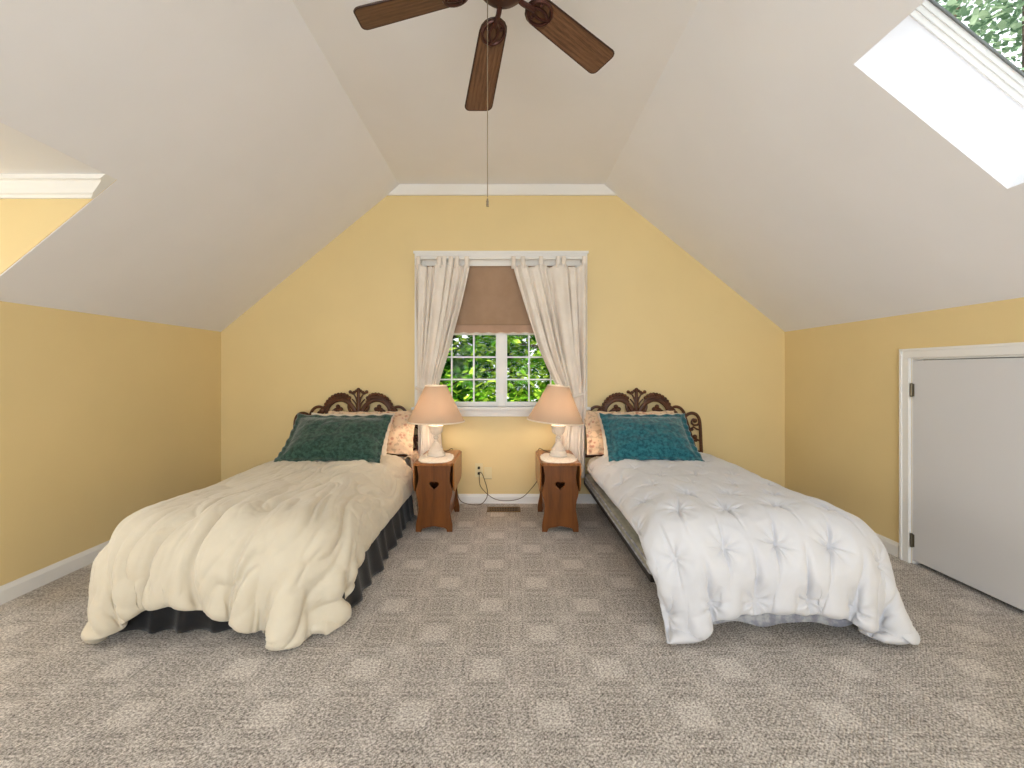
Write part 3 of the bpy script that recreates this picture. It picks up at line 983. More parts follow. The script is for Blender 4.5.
# ------------------------------------------------------------------ comforters: draped by a small position-based cloth solve
def drape(bx, hw, W, L, xoff, yhead, top, nu, nv, iters, seed, slack, floor, drop_corner=0.0, hemfun=None):
    """returns vertex grid (nv,nu,3) of a sheet laid over a bed block (centre bx, half width hw, foot y=1.83)"""
    y_foot = 1.90
    g = np.random.default_rng(seed)
    u = np.linspace(-W / 2, W / 2, nu); v = np.linspace(0, L, nv)
    U, V = np.meshgrid(u, v)
    if hemfun is not None:
        V = V * hemfun(U) / L
    X = np.zeros((nv, nu, 3))
    X[..., 0] = bx + xoff + U; X[..., 1] = yhead - V; X[..., 2] = top + 0.05 + 0.012 * vnoise(U * 9, V * 9, seed)
    ru = (W / (nu - 1)) * slack
    rv_arr = np.linalg.norm(np.diff(np.stack([U, V], -1), axis=0), axis=-1) * slack
    ru_arr = np.linalg.norm(np.diff(np.stack([U, V], -1), axis=1), axis=-1) * slack
    d1 = np.linalg.norm(np.stack([U, V], -1)[1:, 1:] - np.stack([U, V], -1)[:-1, :-1], axis=-1) * slack
    d2 = np.linalg.norm(np.stack([U, V], -1)[1:, :-1] - np.stack([U, V], -1)[:-1, 1:], axis=-1) * slack
    b_u = np.linalg.norm(np.stack([U, V], -1)[:, 3:] - np.stack([U, V], -1)[:, :-3], axis=-1) * slack
    b_v = np.linalg.norm(np.stack([U, V], -1)[3:] - np.stack([U, V], -1)[:-3], axis=-1) * slack
    prev = X.copy()
    # collision block with rounded edges
    r = 0.07
    r = 0.20
    cxb = np.array([bx, (y_foot - 0.05 + 3.75) / 2, (top + 0.03) / 2])
    hb = np.array([hw + 0.02, (3.80 - y_foot) / 2, (top + 0.03) / 2]) - r

    def con(a, b, rest, k, only_stretch=False):
        d = X[b] - X[a]
        l = np.sqrt((d * d).sum(-1)) + 1e-9
        e = (l - rest) / l
        if only_stretch: e = np.where(e > 0, e, e * 0.15)
        c = d * (0.5 * k * e)[..., None]
        X[a] += c; X[b] -= c

    S = slice
    for it in range(iters):
        vel = (X - prev) * 0.965
        vel = np.clip(vel, -0.012, 0.012)
        prev = X.copy()
        X = X + vel
        X[..., 2] -= 0.0011
        for sub in range(5):
            for p in (0, 1):
                con((S(None), S(p, nu - 1, 2)), (S(None), S(p + 1, nu, 2)), ru_arr[:, p::2], 0.95)
                con((S(p, nv - 1, 2), S(None)), (S(p + 1, nv, 2), S(None)), rv_arr[p::2], 0.95)
            for p in (0, 1):
                con((S(p, nv - 1, 2), S(0, nu - 1)), (S(p + 1, nv, 2), S(1, nu)), d1[p::2], 0.35)
                con((S(p, nv - 1, 2), S(1, nu)), (S(p + 1, nv, 2), S(0, nu - 1)), d2[p::2], 0.35)
            # bending: pairs three apart
            for p in range(0, 6, 3):
                pass
            A = X[:, 3:] - X[:, :-3]; l = np.sqrt((A * A).sum(-1)) + 1e-9
            c = A * (0.16 * np.minimum(0, (l - b_u)) / l)[..., None]
            X[:, :-3] += c * 0.5; X[:, 3:] -= c * 0.5
            A = X[3:] - X[:-3]; l = np.sqrt((A * A).sum(-1)) + 1e-9
            c = A * (0.16 * np.minimum(0, (l - b_v)) / l)[..., None]
            X[:-3] += c * 0.5; X[3:] -= c * 0.5
            # bed block
            q = X - cxb
            a = np.abs(q) - hb
            outp = np.maximum(a, 0)
            dist = np.sqrt((outp ** 2).sum(-1)) + np.minimum(a.max(-1), 0) - r - 0.014
            hit = dist < 0
            if hit.any():
                gr = np.where(a > 0, outp, 0) * np.sign(q)
                inside = (outp.sum(-1) < 1e-9)
                # from inside: push out along the nearest face (never downward)
                k = np.argmax(a, -1)
                gi = np.zeros_like(q)
                np.put_along_axis(gi, k[..., None], np.take_along_axis(np.sign(q), k[..., None], -1), -1)
                gr = np.where(inside[..., None], gi, gr)
                nn = gr / (np.sqrt((gr ** 2).sum(-1)) + 1e-9)[..., None]
                X = np.where(hit[..., None], X - nn * dist[..., None], X)
                # friction
                slide = X - prev
                tang = slide - nn * (slide * nn).sum(-1)[..., None]
                X = np.where(hit[..., None], X - 0.35 * tang, X)
            low = X[..., 2] < floor
            X[..., 2] = np.where(low, floor, X[..., 2])
        # hold the head edge
        X[0, :, 1] = yhead
    return X, U, V


def grid_normals(X):
    du = np.gradient(X, axis=1); dv = np.gradient(X, axis=0)
    n = np.cross(dv, du)
    n /= (np.linalg.norm(n, axis=-1, keepdims=True) + 1e-9)
    if n[..., 2].mean() < 0: n = -n
    return n


def upsample(A, k):
    nv, nu = A.shape[:2]
    vi = np.linspace(0, nv - 1, (nv - 1) * k + 1); ui = np.linspace(0, nu - 1, (nu - 1) * k + 1)
    def cub(A, t, ax):
        n = A.shape[ax]
        i = np.clip(np.floor(t).astype(int), 0, n - 2); f = t - i
        g = lambda j: np.take(A, np.clip(j, 0, n - 1), axis=ax)
        sh = [1] * A.ndim; sh[ax] = -1
        f = f.reshape(sh)
        p0, p1, p2, p3 = g(i - 1), g(i), g(i + 1), g(i + 2)
        return 0.5 * (2 * p1 + (p2 - p0) * f + (2 * p0 - 5 * p1 + 4 * p2 - p3) * f ** 2 + (3 * p1 - p0 - 3 * p2 + p3) * f ** 3)
    return cub(cub(A, vi, 0), ui, 1)


def quilt(X, U, V, W, L, style, puff, seed):
    """closed quilted shell around the sheet X; style 'tufted': staggered tufts with pinched creases, 'loose': long flowing folds"""
    K = 4 if style == 'tufted' else 3
    X = upsample(X, K); U = upsample(U[..., None], K)[..., 0]; V = upsample(V[..., None], K)[..., 0]
    n = grid_normals(X)
    low = np.clip((V - 0.95) / 0.55, 0, 1); low = low * low * (3 - 2 * low)          # towards the foot
    vmax = V.max(axis=0, keepdims=True)
    if style == 'tufted':
        a, b = 0.205, 0.195
        wu = U + 0.016 * vnoise(U * 5, V * 5, seed); wv = (V - L) + 0.016 * vnoise(U * 5 + 9, V * 5, seed + 1) + 0.055
        best = np.full(U.shape, 9.0); h = np.zeros_like(U); crease = np.zeros_like(U); rad = np.zeros_like(U)
        for par in (0, 1):
            qu = wu / a + 0.5 * par; qv = wv / (2 * b) + 0.5 * par
            iu, iv = np.round(qu), np.round(qv)
            du = (qu - iu) * a; dv = (qv - iv) * 2 * b
            r_ = np.sqrt(du * du + dv * dv); th = np.arctan2(dv, du)
            idx = iu * 7.31 + iv * 3.17 + par
            best = np.minimum(best, r_)
            sl = 0.25 * np.sin(idx * 5.1)
            line = np.exp(-((du - sl * dv) / 0.0055) ** 2) * np.exp(-(dv / 0.085) ** 2)
            line += 0.7 * np.exp(-((dv + sl * du) / 0.005) ** 2) * np.exp(-(du / 0.048) ** 2)
            crease += line
            rad += np.cos(th * 8 + idx) * np.exp(-(r_ / 0.052) ** 2) * (1 - np.exp(-(r_ / 0.010) ** 2))
        bowl = np.clip(best / 0.088, 0, 1) ** 0.5
        # seams down to the hem between the tufts
        su = np.abs(wu / a - np.round(wu / a)) * a
        hemz = np.clip((V - vmax + 0.26) / 0.12, 0, 1)
        seam = np.exp(-np.abs(su / 0.010) ** 1.3) * hemz
        amt = 0.42 + 0.58 * low
        h = puff * ((1 - amt) + amt * bowl) - amt * (0.019 * np.minimum(crease, 1.15) + 0.030 * seam - 0.0072 * rad)
        h += 0.0030 * vnoise(U * 14, V * 7, seed + 4) + 0.0016 * vnoise(U * 38, V * 22, seed + 5)
        h += puff * 0.35 * vnoise(U * 4, V * 3, seed + 7)
    else:
        fan = U * (1 + 0.12 * (1 - low)) + 0.05 * vnoise(U * 4, V * 3.0, seed) + 0.03 * vnoise(U * 9, V * 5, seed + 1)
        def ridge(f, g, sd, sharp):
            return np.clip(1 - np.abs(vnoise(fan * f, V * g, sd)) * 1.6, 0, 1) ** sharp
        r1 = ridge(8.0, 1.7, seed + 2, 3.6); r2 = ridge(17.0, 4.0, seed + 3, 3.4); r3 = ridge(34.0, 9.0, seed + 12, 3.0)
        diag = np.clip(1 - np.abs(vnoise(fan * 11 + V * 5.5, V * 4 - fan * 3, seed + 8)) * 1.8, 0, 1) ** 3
        gate = 0.5 + 0.5 * vnoise(U * 6, V * 5, seed + 9)
        h = puff * (1 + 0.45 * vnoise(U * 4.5, V * 2.2, seed + 7))
        h -= (0.010 + 0.026 * low) * r1 + (0.009 + 0.018 * low) * r2 * gate + (0.016 - 0.004 * low) * diag * gate + 0.005 * r3 * (1 - gate)
        for (u0, v0, dep, wd) in ((-0.47, 1.15, 0.030, 0.016), (-0.30, 1.35, 0.035, 0.014), (0.005, 1.18, 0.055, 0.017), (0.17, 1.32, 0.028, 0.014), (0.33, 1.05, 0.045, 0.016), (0.47, 1.2, 0.016, 0.012)):
            d_ = fan - u0 - 0.03 * np.sin(V * 6 + u0 * 20) * np.clip(vmax - V, 0, 1)
            h -= dep * np.exp(-np.abs(d_ / wd) ** 1.4) * np.clip((V - v0) / 0.25, 0, 1)
        h += 0.0016 * vnoise(U * 60 + V * 30, V * 34, seed + 5)
    eu = np.minimum(U - U.min(), U.max() - U); ev = np.minimum(V, vmax - V)
    ed = np.clip(np.minimum(eu, ev) / 0.040, 0, 1)
    h = np.maximum(h, -0.006) * np.sqrt(1 - (1 - ed) ** 2)
    topl = X + n * h[..., None]
    botl = X - n * (0.010 * np.sqrt(1 - (1 - ed) ** 2))[..., None]
    return topl, botl


def shell_mesh(name, topl, botl, m, label, cat, group=None, loc=None):
    nv, nu = topl.shape[:2]
    org = topl.reshape(-1, 3).mean(0)
    org[2] = topl[..., 2].min()
    verts = np.concatenate([topl.reshape(-1, 3), botl.reshape(-1, 3)]) - org
    N = nv * nu
    f = []
    for j in range(nv - 1):
        for i in range(nu - 1):
            a, b, c, d = j * nu + i, j * nu + i + 1, (j + 1) * nu + i + 1, (j + 1) * nu + i
            f.append((a, b, c, d)); f.append((N + d, N + c, N + b, N + a))
    rim = [i for i in range(nu)] + [j * nu + nu - 1 for j in range(1, nv)] + [(nv - 1) * nu + i for i in range(nu - 2, -1, -1)] + [j * nu for j in range(nv - 2, 0, -1)]
    for a, b in zip(rim, rim[1:] + rim[:1]):
        f.append((b, a, N + a, N + b))
    me = bpy.data.meshes.new(name)
    me.from_pydata(verts.tolist(), [], f); me.update()
    o = link(name, me, m, None, True, 0, 0)
    o.location = org
    tag(o, label, cat, group)
    return o


YH = 3.42
# white tufted comforter on the right-hand bed
Wr, Lr = 1.26, 1.775
Xr, Ur, Vr = drape(RBX, 0.485, Wr, Lr, 0.095, YH, MT, 81, 113, 210, 11, 1.0, 0.030,
                   hemfun=lambda u: Lr + 0.085 * np.clip((-u - 0.36) / 0.25, 0, 1) - 0.15 * np.clip((u - 0.44) / 0.16, 0, 1))
a_, b_ = quilt(Xr, Ur, Vr, Wr, Lr, 'tufted', 0.040, 21)
shell_mesh('comforter', a_, b_, 'white', 'white tufted comforter spread over the bed with the teal pillow', 'comforter', 'comforters on the twin beds')
# cream comforter on the left-hand bed
Wl, Ll = 1.27, 1.79
Xl, Ul, Vl = drape(LBX, 0.485, Wl, Ll, 0.0, YH, MT, 87, 113, 210, 5, 1.03, 0.030,
                   hemfun=lambda u: Ll + 0.012 * np.sin(u * 5.2 + 0.6) - 0.055 * np.exp(-((u + 0.12) / 0.26) ** 2) + 0.02 * np.clip((u - 0.1) / 0.3, 0, 1) - 0.15 * np.clip((u - 0.42) / 0.18, 0, 1) - 0.13 * np.clip((-u - 0.42) / 0.2, 0, 1))
a_, b_ = quilt(Xl, Ul, Vl, Wl, Ll, 'loose', 0.042, 31)
shell_mesh('comforter', a_, b_, 'cream', 'cream comforter with loose folds spread over the bed with the dark green pillow', 'comforter', 'comforters on the twin beds')


# ------------------------------------------------------------------ pillows
def pillow(name, mat, w, h, th, flange, loc, tilt, yaw, roll, label, group, seed=1, sag=0.0, ruffle=0.006):
    """cushion in its own x (width), y (height) plane, front towards +z, then leaned back"""
    n = 56; m_ = 40
    u = np.linspace(-1, 1, n); v = np.linspace(-1, 1, m_)
    U, V = np.meshgrid(u, v)
    fw = 1 - flange / (w / 2); fh = 1 - flange / (h / 2)
    a = np.clip(np.abs(U) / fw, 0, 1); b = np.clip(np.abs(V) / fh, 0, 1)
    prof = (1 - a ** 3.0) ** 0.6 * (1 - b ** 2.6) ** 0.6
    pinch = 1 - 0.05 * (1 - V ** 2) * 0.6
    px_ = U * w / 2 * (1 - 0.045 * (1 - V ** 2)); py_ = V * h / 2 * (1 - 0.07 * (1 - U ** 2))
    wr = 0.006 * vnoise(U * 5, V * 4, seed) + 0.004 * vnoise(U * 12, V * 10, seed + 1)
    edge = np.clip((np.maximum(np.abs(U), np.abs(V)) - 0.86) / 0.14, 0, 1)
    ruf = ruffle * edge * np.sin(22 * (U + V) + 3 * vnoise(U * 3, V * 3, seed + 2))
    # creases from the corners
    cr = 0.005 * np.sin(14 * np.arctan2(np.abs(V) - 1.05, np.abs(U) - 1.05)) * np.clip(np.abs(U * V) * 1.6 - 0.5, 0, 1) * (1 - edge)
    zt = th / 2 * prof + wr * prof ** 0.3 + ruf + cr + 0.0025
    zb_ = -th / 2 * prof + ruf - 0.0025
    # sagging lower edge spreads on what it stands on
    low = np.clip(-V, 0, 1) ** 2
    zt = zt + sag * low * 0.6; zb_ = zb_ + sag * low * 0.6
    topl = np.stack([px_, py_, zt], -1); botl = np.stack([px_, py_, zb_], -1)
    o = shell_mesh(name, topl, botl, mat, label, 'pillow', group)
    off = np.array(o.location)
    me = o.data
    for vt in me.vertices: vt.co += Vector(off) + Vector((0, h / 2, 0))
    # +z of the cushion faces the room (-y), its height points up
    R = Matrix.Rotation(yaw, 4, 'Z') @ Matrix.Rotation(math.radians(90) - tilt, 4, 'X') @ Matrix.Rotation(roll, 4, 'Z')
    o.matrix_world = Matrix.Translation(loc) @ R
    return o


zt_ = MT + 0.045
pillow('pillow', 'floral', 0.74, 0.40, 0.12, 0.03, (-1.10, 3.46, zt_), math.radians(36), 0, 0.01, 'floral print pillow against the headboard behind the dark green pillow', 'pillows on the beds', 3)
pillow('pillow', 'floral', 0.76, 0.40, 0.12, 0.03, (0.985, 3.46, zt_), math.radians(36), 0, 0, 'floral print pillow against the headboard behind the teal pillow', 'pillows on the beds', 4)
pillow('pillow', 'pale', 0.66, 0.41, 0.12, 0.0, (-1.225, 3.30, zt_), math.radians(40), 0, 0, 'pale cream pillow tucked between the dark green pillow and the floral one', 'pillows on the beds', 5)
pillow('pillow', 'pale', 0.68, 0.41, 0.12, 0.0, (1.045, 3.30, zt_), math.radians(40), 0, 0, 'pale cream pillow tucked between the teal pillow and the floral one', 'pillows on the beds', 6)
pillow('pillow', 'green', 0.71, 0.47, 0.15, 0.035, (-1.215, 3.02, zt_ + 0.020), math.radians(50), 0.03, -0.01, 'dark green chenille pillow leaning on the pillows of the cream bed', 'pillows on the beds', 7, 0.03)
pillow('pillow', 'teal', 0.64, 0.47, 0.15, 0.035, (1.000, 3.04, zt_ + 0.024), math.radians(50), -0.03, 0.0, 'teal chenille pillow leaning on the pillows of the white bed', 'pillows on the beds', 8, 0.03)

# floral spread hanging at the head of the cream bed, on the table side
U = np.linspace(0, 1, 60); V = np.linspace(0, 1, 30)
UU, VV = np.meshgrid(U, V)
yy = 3.43 + 0.30 * UU
xx = -0.742 + 0.030 * VV + (0.010 + 0.018 * VV) * np.sin(UU * 2 * PI * 4 + 0.6) + 0.008 * vnoise(UU * 6, VV * 5, 4)
zz = 0.46 - 0.45 * VV
top_in = np.stack([np.full_like(UU[:6], -0.80) + np.linspace(0, 0.055, 6)[:, None], yy[:6], np.full_like(UU[:6], MT + 0.015) + 0.025 * np.sin(np.linspace(0, PI * 0.7, 6))[:, None]], -1)
arr = np.concatenate([top_in, np.stack([xx, yy, zz], -1)], 0)
org = np.array([-0.74, 3.58, 0.01])
o = grid_mesh('bed_spread', arr - org, 'floral', solid=0.004)
o.location = org
tag(o, 'floral spread hanging from the head of the cream bed beside the table', 'bedspread')

# ------------------------------------------------------------------ bedside tables


def outline_mesh(name, outer, holes, thick, bevel=0.0015):
    """flat board in the x-z plane with cut-outs, thickness along y"""
    cu = bpy.data.curves.new(name, 'CURVE'); cu.dimensions = '2D'; cu.fill_mode = 'BOTH'
    cu.extrude = thick / 2 - bevel; cu.bevel_depth = bevel; cu.bevel_resolution = 1; cu.offset = -bevel
    for pts in [outer] + holes:
        sp = cu.splines.new('POLY'); sp.points.add(len(pts) - 1); sp.use_cyclic_u = True
        for p, q in zip(sp.points, pts): p.co = (q[0], q[1], 0, 1)
    ob = bpy.data.objects.new(name, cu); COL.objects.link(ob)
    dg = bpy.context.evaluated_depsgraph_get()
    me = bpy.data.meshes.new_from_object(ob.evaluated_get(dg))
    bpy.data.objects.remove(ob); bpy.data.curves.remove(cu)
    me.transform(Matrix.Rotation(PI / 2, 4, 'X'))
    me.materials.clear()
    return me


def cr2(pts, n=5):
    return [(p[0], p[1]) for p in smooth_path([(a, b, 0) for a, b in pts], n)]


def make_table():
    root = empty('bedside_table')
    side = cr2([(0.127, 0.0), (0.126, 0.05), (0.113, 0.12), (0.108, 0.165), (0.114, 0.215), (0.126, 0.265), (0.124, 0.30), (0.111, 0.345), (0.108, 0.385), (0.114, 0.43), (0.119, 0.463)])
    right = side
    left = [(-x, z) for x, z in reversed(side)]
    arch = cr2([(-0.090, 0.0), (-0.082, 0.022), (-0.060, 0.030), (-0.030, 0.034), (0, 0.040), (0.030, 0.034), (0.060, 0.030), (0.082, 0.022), (0.090, 0.0)], 4)
    outer = right + left + arch[0:]
    heart = []
    for k in range(40):
        a = 2 * PI * k / 40
        x = 16 * math.sin(a) ** 3; z = 13 * math.cos(a) - 5 * math.cos(2 * a) - 2 * math.cos(3 * a) - math.cos(4 * a)
        heart.append((x * 0.0021, 0.325 + z * 0.0020))
    me = outline_mesh('end_board', outer, [heart[::-1]], 0.020)
    for y in (-0.225, 0.225):
        e_ = link('end_board', me.copy(), 'table', root); e_.location = (0, y, 0)
    mb = MB(); mb.box(-0.131, 0.131, -0.262, 0.262, 0.463, 0.483)
    mb.build('top', 'table_lit', root, bevel=0.004)
    for s in (-1, 1):
        # drop leaf hanging beside the top, its lower corners cut round
        pl = [(-0.25, 0.478), (0.25, 0.478), (0.25, 0.34)] + [(0.25 - 0.07 + 0.07 * math.cos(a), 0.34 - 0.07 * math.sin(a)) for a in np.linspace(0.2, PI / 2, 6)]
        pl += [(-0.18 - 0.07 * math.sin(a), 0.34 - 0.07 * math.cos(a)) for a in np.linspace(0, PI / 2 - 0.2, 6)] + [(-0.25, 0.34)]
        mb = MB(); mb.prism(pl, 'x', s * 0.1325, s * 0.1325 + s * 0.010)
        mb.build('drop_leaf', 'table_lit', root, bevel=0.003)
        # trough side sloping in towards the shelf
        mb = MB()
        v = [(s * 0.104, -0.215, 0.235), (s * 0.104, 0.215, 0.235), (s * 0.090, 0.215, 0.065), (s * 0.090, -0.215, 0.065)]
        v2 = [(x - s * 0.012, y, z) for x, y, z in v]
        mb.faces(v + v2, [(0, 1, 2, 3), (7, 6, 5, 4), (0, 4, 5, 1), (1, 5, 6, 2), (2, 6, 7, 3), (3, 7, 4, 0)])
        mb.build('side_board', 'table', root, bevel=0.002)
    MB().box(-0.092, 0.092, -0.215, 0.215, 0.055, 0.070).build('shelf', 'table', root, bevel=0.002)
    MB().box(-0.012, 0.012, -0.215, 0.215, 0.42, 0.463).build('stretcher', 'table', root)
    return root


tb = make_table()
tb.location = (-0.513, 3.355, 0)
tag(tb, 'brown pine table with heart cut-out beside the bed with cream comforter', 'bedside table', 'heart cut-out tables')
tb2 = copy_tree(tb)
tb2.location = (0.363, 3.355, 0)
tag(tb2, 'brown pine table with heart cut-out beside the bed with white comforter', 'bedside table', 'heart cut-out tables')

for (cxd, cyd, wd, hd, rot, lab) in ((-0.522, 3.285, 0.122, 0.195, 0.08, 'white scalloped doily under the lamp with upright shade'), (0.366, 3.285, 0.128, 0.195, -0.06, 'white scalloped doily under the lamp with tilted shade')):
    rows = []
    nr = 12; na = 96
    for r_ in np.linspace(0.02, 1, nr):
        row = []
        for k in range(na):
            a = 2 * PI * k / na
            e_ = 2.6
            c_, s_ = math.cos(a), math.sin(a)
            q_ = (abs(c_) ** e_ + abs(s_) ** e_) ** (-1 / e_)
            sc = 1 + (0.045 * abs(math.sin(a * 9)) if r_ > 0.8 else 0)
            row.append((wd * q_ * c_ * r_ * sc, hd * q_ * s_ * r_ * sc, 0.0014 + 0.0016 * abs(math.sin(a * 9)) * (r_ > 0.85)))
        rows.append(row)
    o = grid_mesh('doily', np.array(rows), 'doily', closed_u=True, solid=0.002, offset=1)
    o.location = (cxd, cyd, 0.4836); o.rotation_euler.z = rot
    tag(o, lab, 'doily', 'doilies on the tables')

# ------------------------------------------------------------------ lamps
def make_lamp(tilt):
    root = empty('table_lamp')
    base = MB().lathe([(0.001, 0.0), (0.066, 0.0), (0.068, 0.006), (0.066, 0.012), (0.060, 0.016), (0.060, 0.030), (0.056, 0.034), (0.050, 0.040), (0.052, 0.046), (0.050, 0.052), (0.040, 0.060),
                       (0.030, 0.078), (0.022, 0.096), (0.016, 0.102), (0.018, 0.108), (0.016, 0.114), (0.011, 0.120), (0.014, 0.128), (0.020, 0.134), (0.014, 0.140), (0.010, 0.146), (0.012, 0.152),
                       (0.028, 0.160), (0.042, 0.174), (0.048, 0.192), (0.050, 0.208), (0.054, 0.214), (0.056, 0.220), (0.053, 0.226), (0.040, 0.229), (0.020, 0.231), (0.018, 0.240), (0.001, 0.241)], seg=40)
    base.build('base', 'ceramic', root, True, angle=50)
    # leaf swags on the bowl and pedestal
    sw = MB(); fw = MB()
    for k in range(12):
        a = 2 * PI * k / 12
        sw.tube([(0.030 * math.cos(a), 0.030 * math.sin(a), 0.160), (0.045 * math.cos(a), 0.045 * math.sin(a), 0.176), (0.0495 * math.cos(a), 0.0495 * math.sin(a), 0.196)], [0.001, 0.0025, 0.001], 6)
        fw.tube([(0.052 * math.cos(a), 0.052 * math.sin(a), 0.050), (0.034 * math.cos(a), 0.034 * math.sin(a), 0.074), (0.023 * math.cos(a), 0.023 * math.sin(a), 0.096)], [0.0018, 0.0015, 0.001], 6)
    sw.build('leaf_relief', 'ceramic', root, True); fw.build('foot_relief', 'ceramic', root, True)
    MB().lathe([(0.001, 0.238), (0.017, 0.238), (0.017, 0.262), (0.014, 0.270), (0.014, 0.290), (0.001, 0.290)], seg=20).build('socket', 'chrome', root, True)
    bulb = MB().lathe([(0.012, 0.290), (0.014, 0.300), (0.024, 0.325), (0.029, 0.345), (0.026, 0.364), (0.015, 0.376), (0.001, 0.380)], seg=16).build('bulb', 'bulb', root, True)
    z0, z1 = 0.255, 0.520
    T = Matrix.Translation((0, 0, z1)) @ Matrix.Rotation(tilt, 4, 'Y') @ Matrix.Translation((0, 0, -z1))
    prof = []
    for k in range(13):
        s_ = k / 12
        r_ = 0.212 + (0.080 - 0.212) * (s_ ** 0.95)
        prof.append((r_, z0 + (z1 - z0) * s_))
    shade = MB().lathe(prof, seg=64).build('lamp_shade', 'lampshade', root, True, angle=0)
    shade.matrix_local = T
    for r_, z in ((0.212, z0), (0.080, z1)):
        rim = MB().lathe([(r_ - 0.002, z - 0.004), (r_ + 0.0015, z - 0.004), (r_ + 0.0015, z + 0.005), (r_ - 0.002, z + 0.005), (r_ - 0.002, z - 0.004)], seg=64)
        rim.build('shade_rim', 'shade_trim', shade, True)
    hp = MB()
    for s_ in (-1, 1):
        hp.tube(smooth_path([(s_ * 0.020, 0, 0.262), (s_ * 0.052, 0, 0.32), (s_ * 0.052, 0, 0.43), (s_ * 0.02, 0, 0.505), (0, 0, 0.515)], 5), 0.0022, 6)
    for k in range(3):
        a = 2 * PI * k / 3 + 0.4
        hp.tube([(0, 0, 0.515), (0.079 * math.cos(a), 0.079 * math.sin(a), 0.518)], 0.0018, 6)
    hp.build('harp', 'chrome', root, True)
    MB().lathe([(0.001, 0.512), (0.006, 0.512), (0.006, 0.520), (0.003, 0.523), (0.008, 0.530), (0.007, 0.538), (0.001, 0.543)], seg=14).build('finial', 'ceramic', root, True)
    return root


LZ = 0.4868
la = make_lamp(0.0); la.location = (-0.537, 3.36, LZ)
tag(la, 'white urn table lamp with upright pleatless shade beside the cream bed', 'lamp', 'table lamps')
lb = make_lamp(math.radians(5)); lb.location = (0.376, 3.36, LZ)
tag(lb, 'white urn table lamp with tilted shade beside the white bed', 'lamp', 'table lamps')


def cord(parent, pts):
    o_ = parent.location
    mb = MB().tube([tuple(np.array(p) - np.array(o_)) for p in smooth_path(pts, 8)], 0.0028, 6)
    return mb.build('cord', 'cordm', parent, True)


yo = YB - 0.03
cord(la, [(-0.50, 3.42, LZ + 0.006), (-0.47, 3.55, LZ + 0.006), (-0.45, 3.63, LZ + 0.004), (-0.445, 3.66, 0.44), (-0.42, 3.70, 0.15), P(460, 500, 3.72), P(468, 504, 3.70), P(480, 504.5, 3.69), (P(486.5, 498, 3.74)), P(487.3, 490, yo), P(484.5, 480, yo), P(482.2, 474, yo), P(480, 472, yo)])
cord(lb, [(0.33, 3.42, LZ + 0.006), (0.28, 3.55, LZ + 0.006), (0.25, 3.63, LZ + 0.004), (0.24, 3.655, 0.40), P(538, 478, 3.70), P(531, 489, 3.74), P(522, 497.5, 3.745), P(511, 500.5, 3.745), P(498, 500, 3.745), P(489, 495.5, 3.755), P(481, 487, yo), P(479.4, 480, yo), P(479.3, 472, yo)])

# ------------------------------------------------------------------ wall plates and floor register
def plate(name, px0, px1, py0, py1, label, cat, kind):
    x0, _, z1 = P(px0, py0, YB); x1, _, z0 = P(px1, py1, YB)
    root = tag(empty(name, ((x0 + x1) / 2, YB, (z0 + z1) / 2)), label, cat)
    w_, h_ = (x1 - x0) / 2, (z1 - z0) / 2
    MB().box(-w_, w_, -0.006, 0, -h_, h_).build('plate', 'ivory_plastic', root, bevel=0.002)
    if kind == 'outlet':
        for s_ in (-1, 1):
            zc = s_ * h_ * 0.40
            f_ = MB().prism([(0.016 * math.cos(a), zc + 0.0135 * math.sin(a)) for a in np.linspace(0, 2 * PI, 20)[:-1]], 'y', -0.008, -0.005).build('socket_face', 'ivory_plastic', root)
            MB().box(-0.008, -0.005, -0.0085, -0.0078, zc - 0.004, zc + 0.006).box(0.005, 0.008, -0.0085, -0.0078, zc - 0.004, zc + 0.006).build('slot', 'dark', f_)
            pg = MB().box(-0.010, 0.010, -0.030, -0.0086, zc - 0.010, zc + 0.010)
            pg.build('plug', 'dark', root, bevel=0.003)
    else:
        MB().box(-w_ * 0.62, w_ * 0.62, -0.009, -0.005, -h_ * 0.66, h_ * 0.66).build('insert', 'ivory_plastic', root, bevel=0.002)
        MB().box(-w_, w_, -0.0045, 0, -h_ - 0.0035, -h_).build('lower_lip', 'ventmetal', root)
    return root


plate('wall_outlet', 475.2, 482.8, 463.3, 477, 'ivory double outlet with both lamp cords plugged in', 'outlet', 'outlet')
plate('wall_plate', 484.3, 491.8, 467, 478.5, 'ivory blank wall plate right of the outlet', 'wall plate', 'blank')

vx0, vx1 = -0.168, 0.100
vr = tag(empty('floor_vent', ((vx0 + vx1) / 2, 3.625, 0)), 'brown metal floor vent set in the carpet below the window', 'floor vent')
hw_ = (vx1 - vx0) / 2
mb = MB()
mb.box(-hw_, hw_, -0.065, -0.05, 0.0, 0.007).box(-hw_, hw_, 0.05, 0.065, 0.0, 0.007).box(-hw_, -hw_ + 0.016, -0.05, 0.05, 0, 0.007).box(hw_ - 0.016, hw_, -0.05, 0.05, 0, 0.007)
mb.box(-hw_ + 0.016, hw_ - 0.016, -0.004, 0.004, 0.0, 0.006)
mb.build('vent_frame', 'ventmetal', vr, bevel=0.002)
mb = MB()
for k in range(18):
    x = -hw_ + 0.022 + k * (2 * hw_ - 0.044) / 17
    mb.box(x - 0.0025, x + 0.0025, -0.05, 0.05, 0.001, 0.005)
mb.build('louvre', 'ventmetal', vr)
MB().box(-hw_ + 0.01, hw_ - 0.01, -0.055, 0.055, 0.0002, 0.001).build('duct_shadow_gap', 'dark', vr)

# ------------------------------------------------------------------ outside
struct(MB().box(-30, 30, -25, 40, -3.2, -3.0).build('ground', 'earth'), 'garden ground outside')


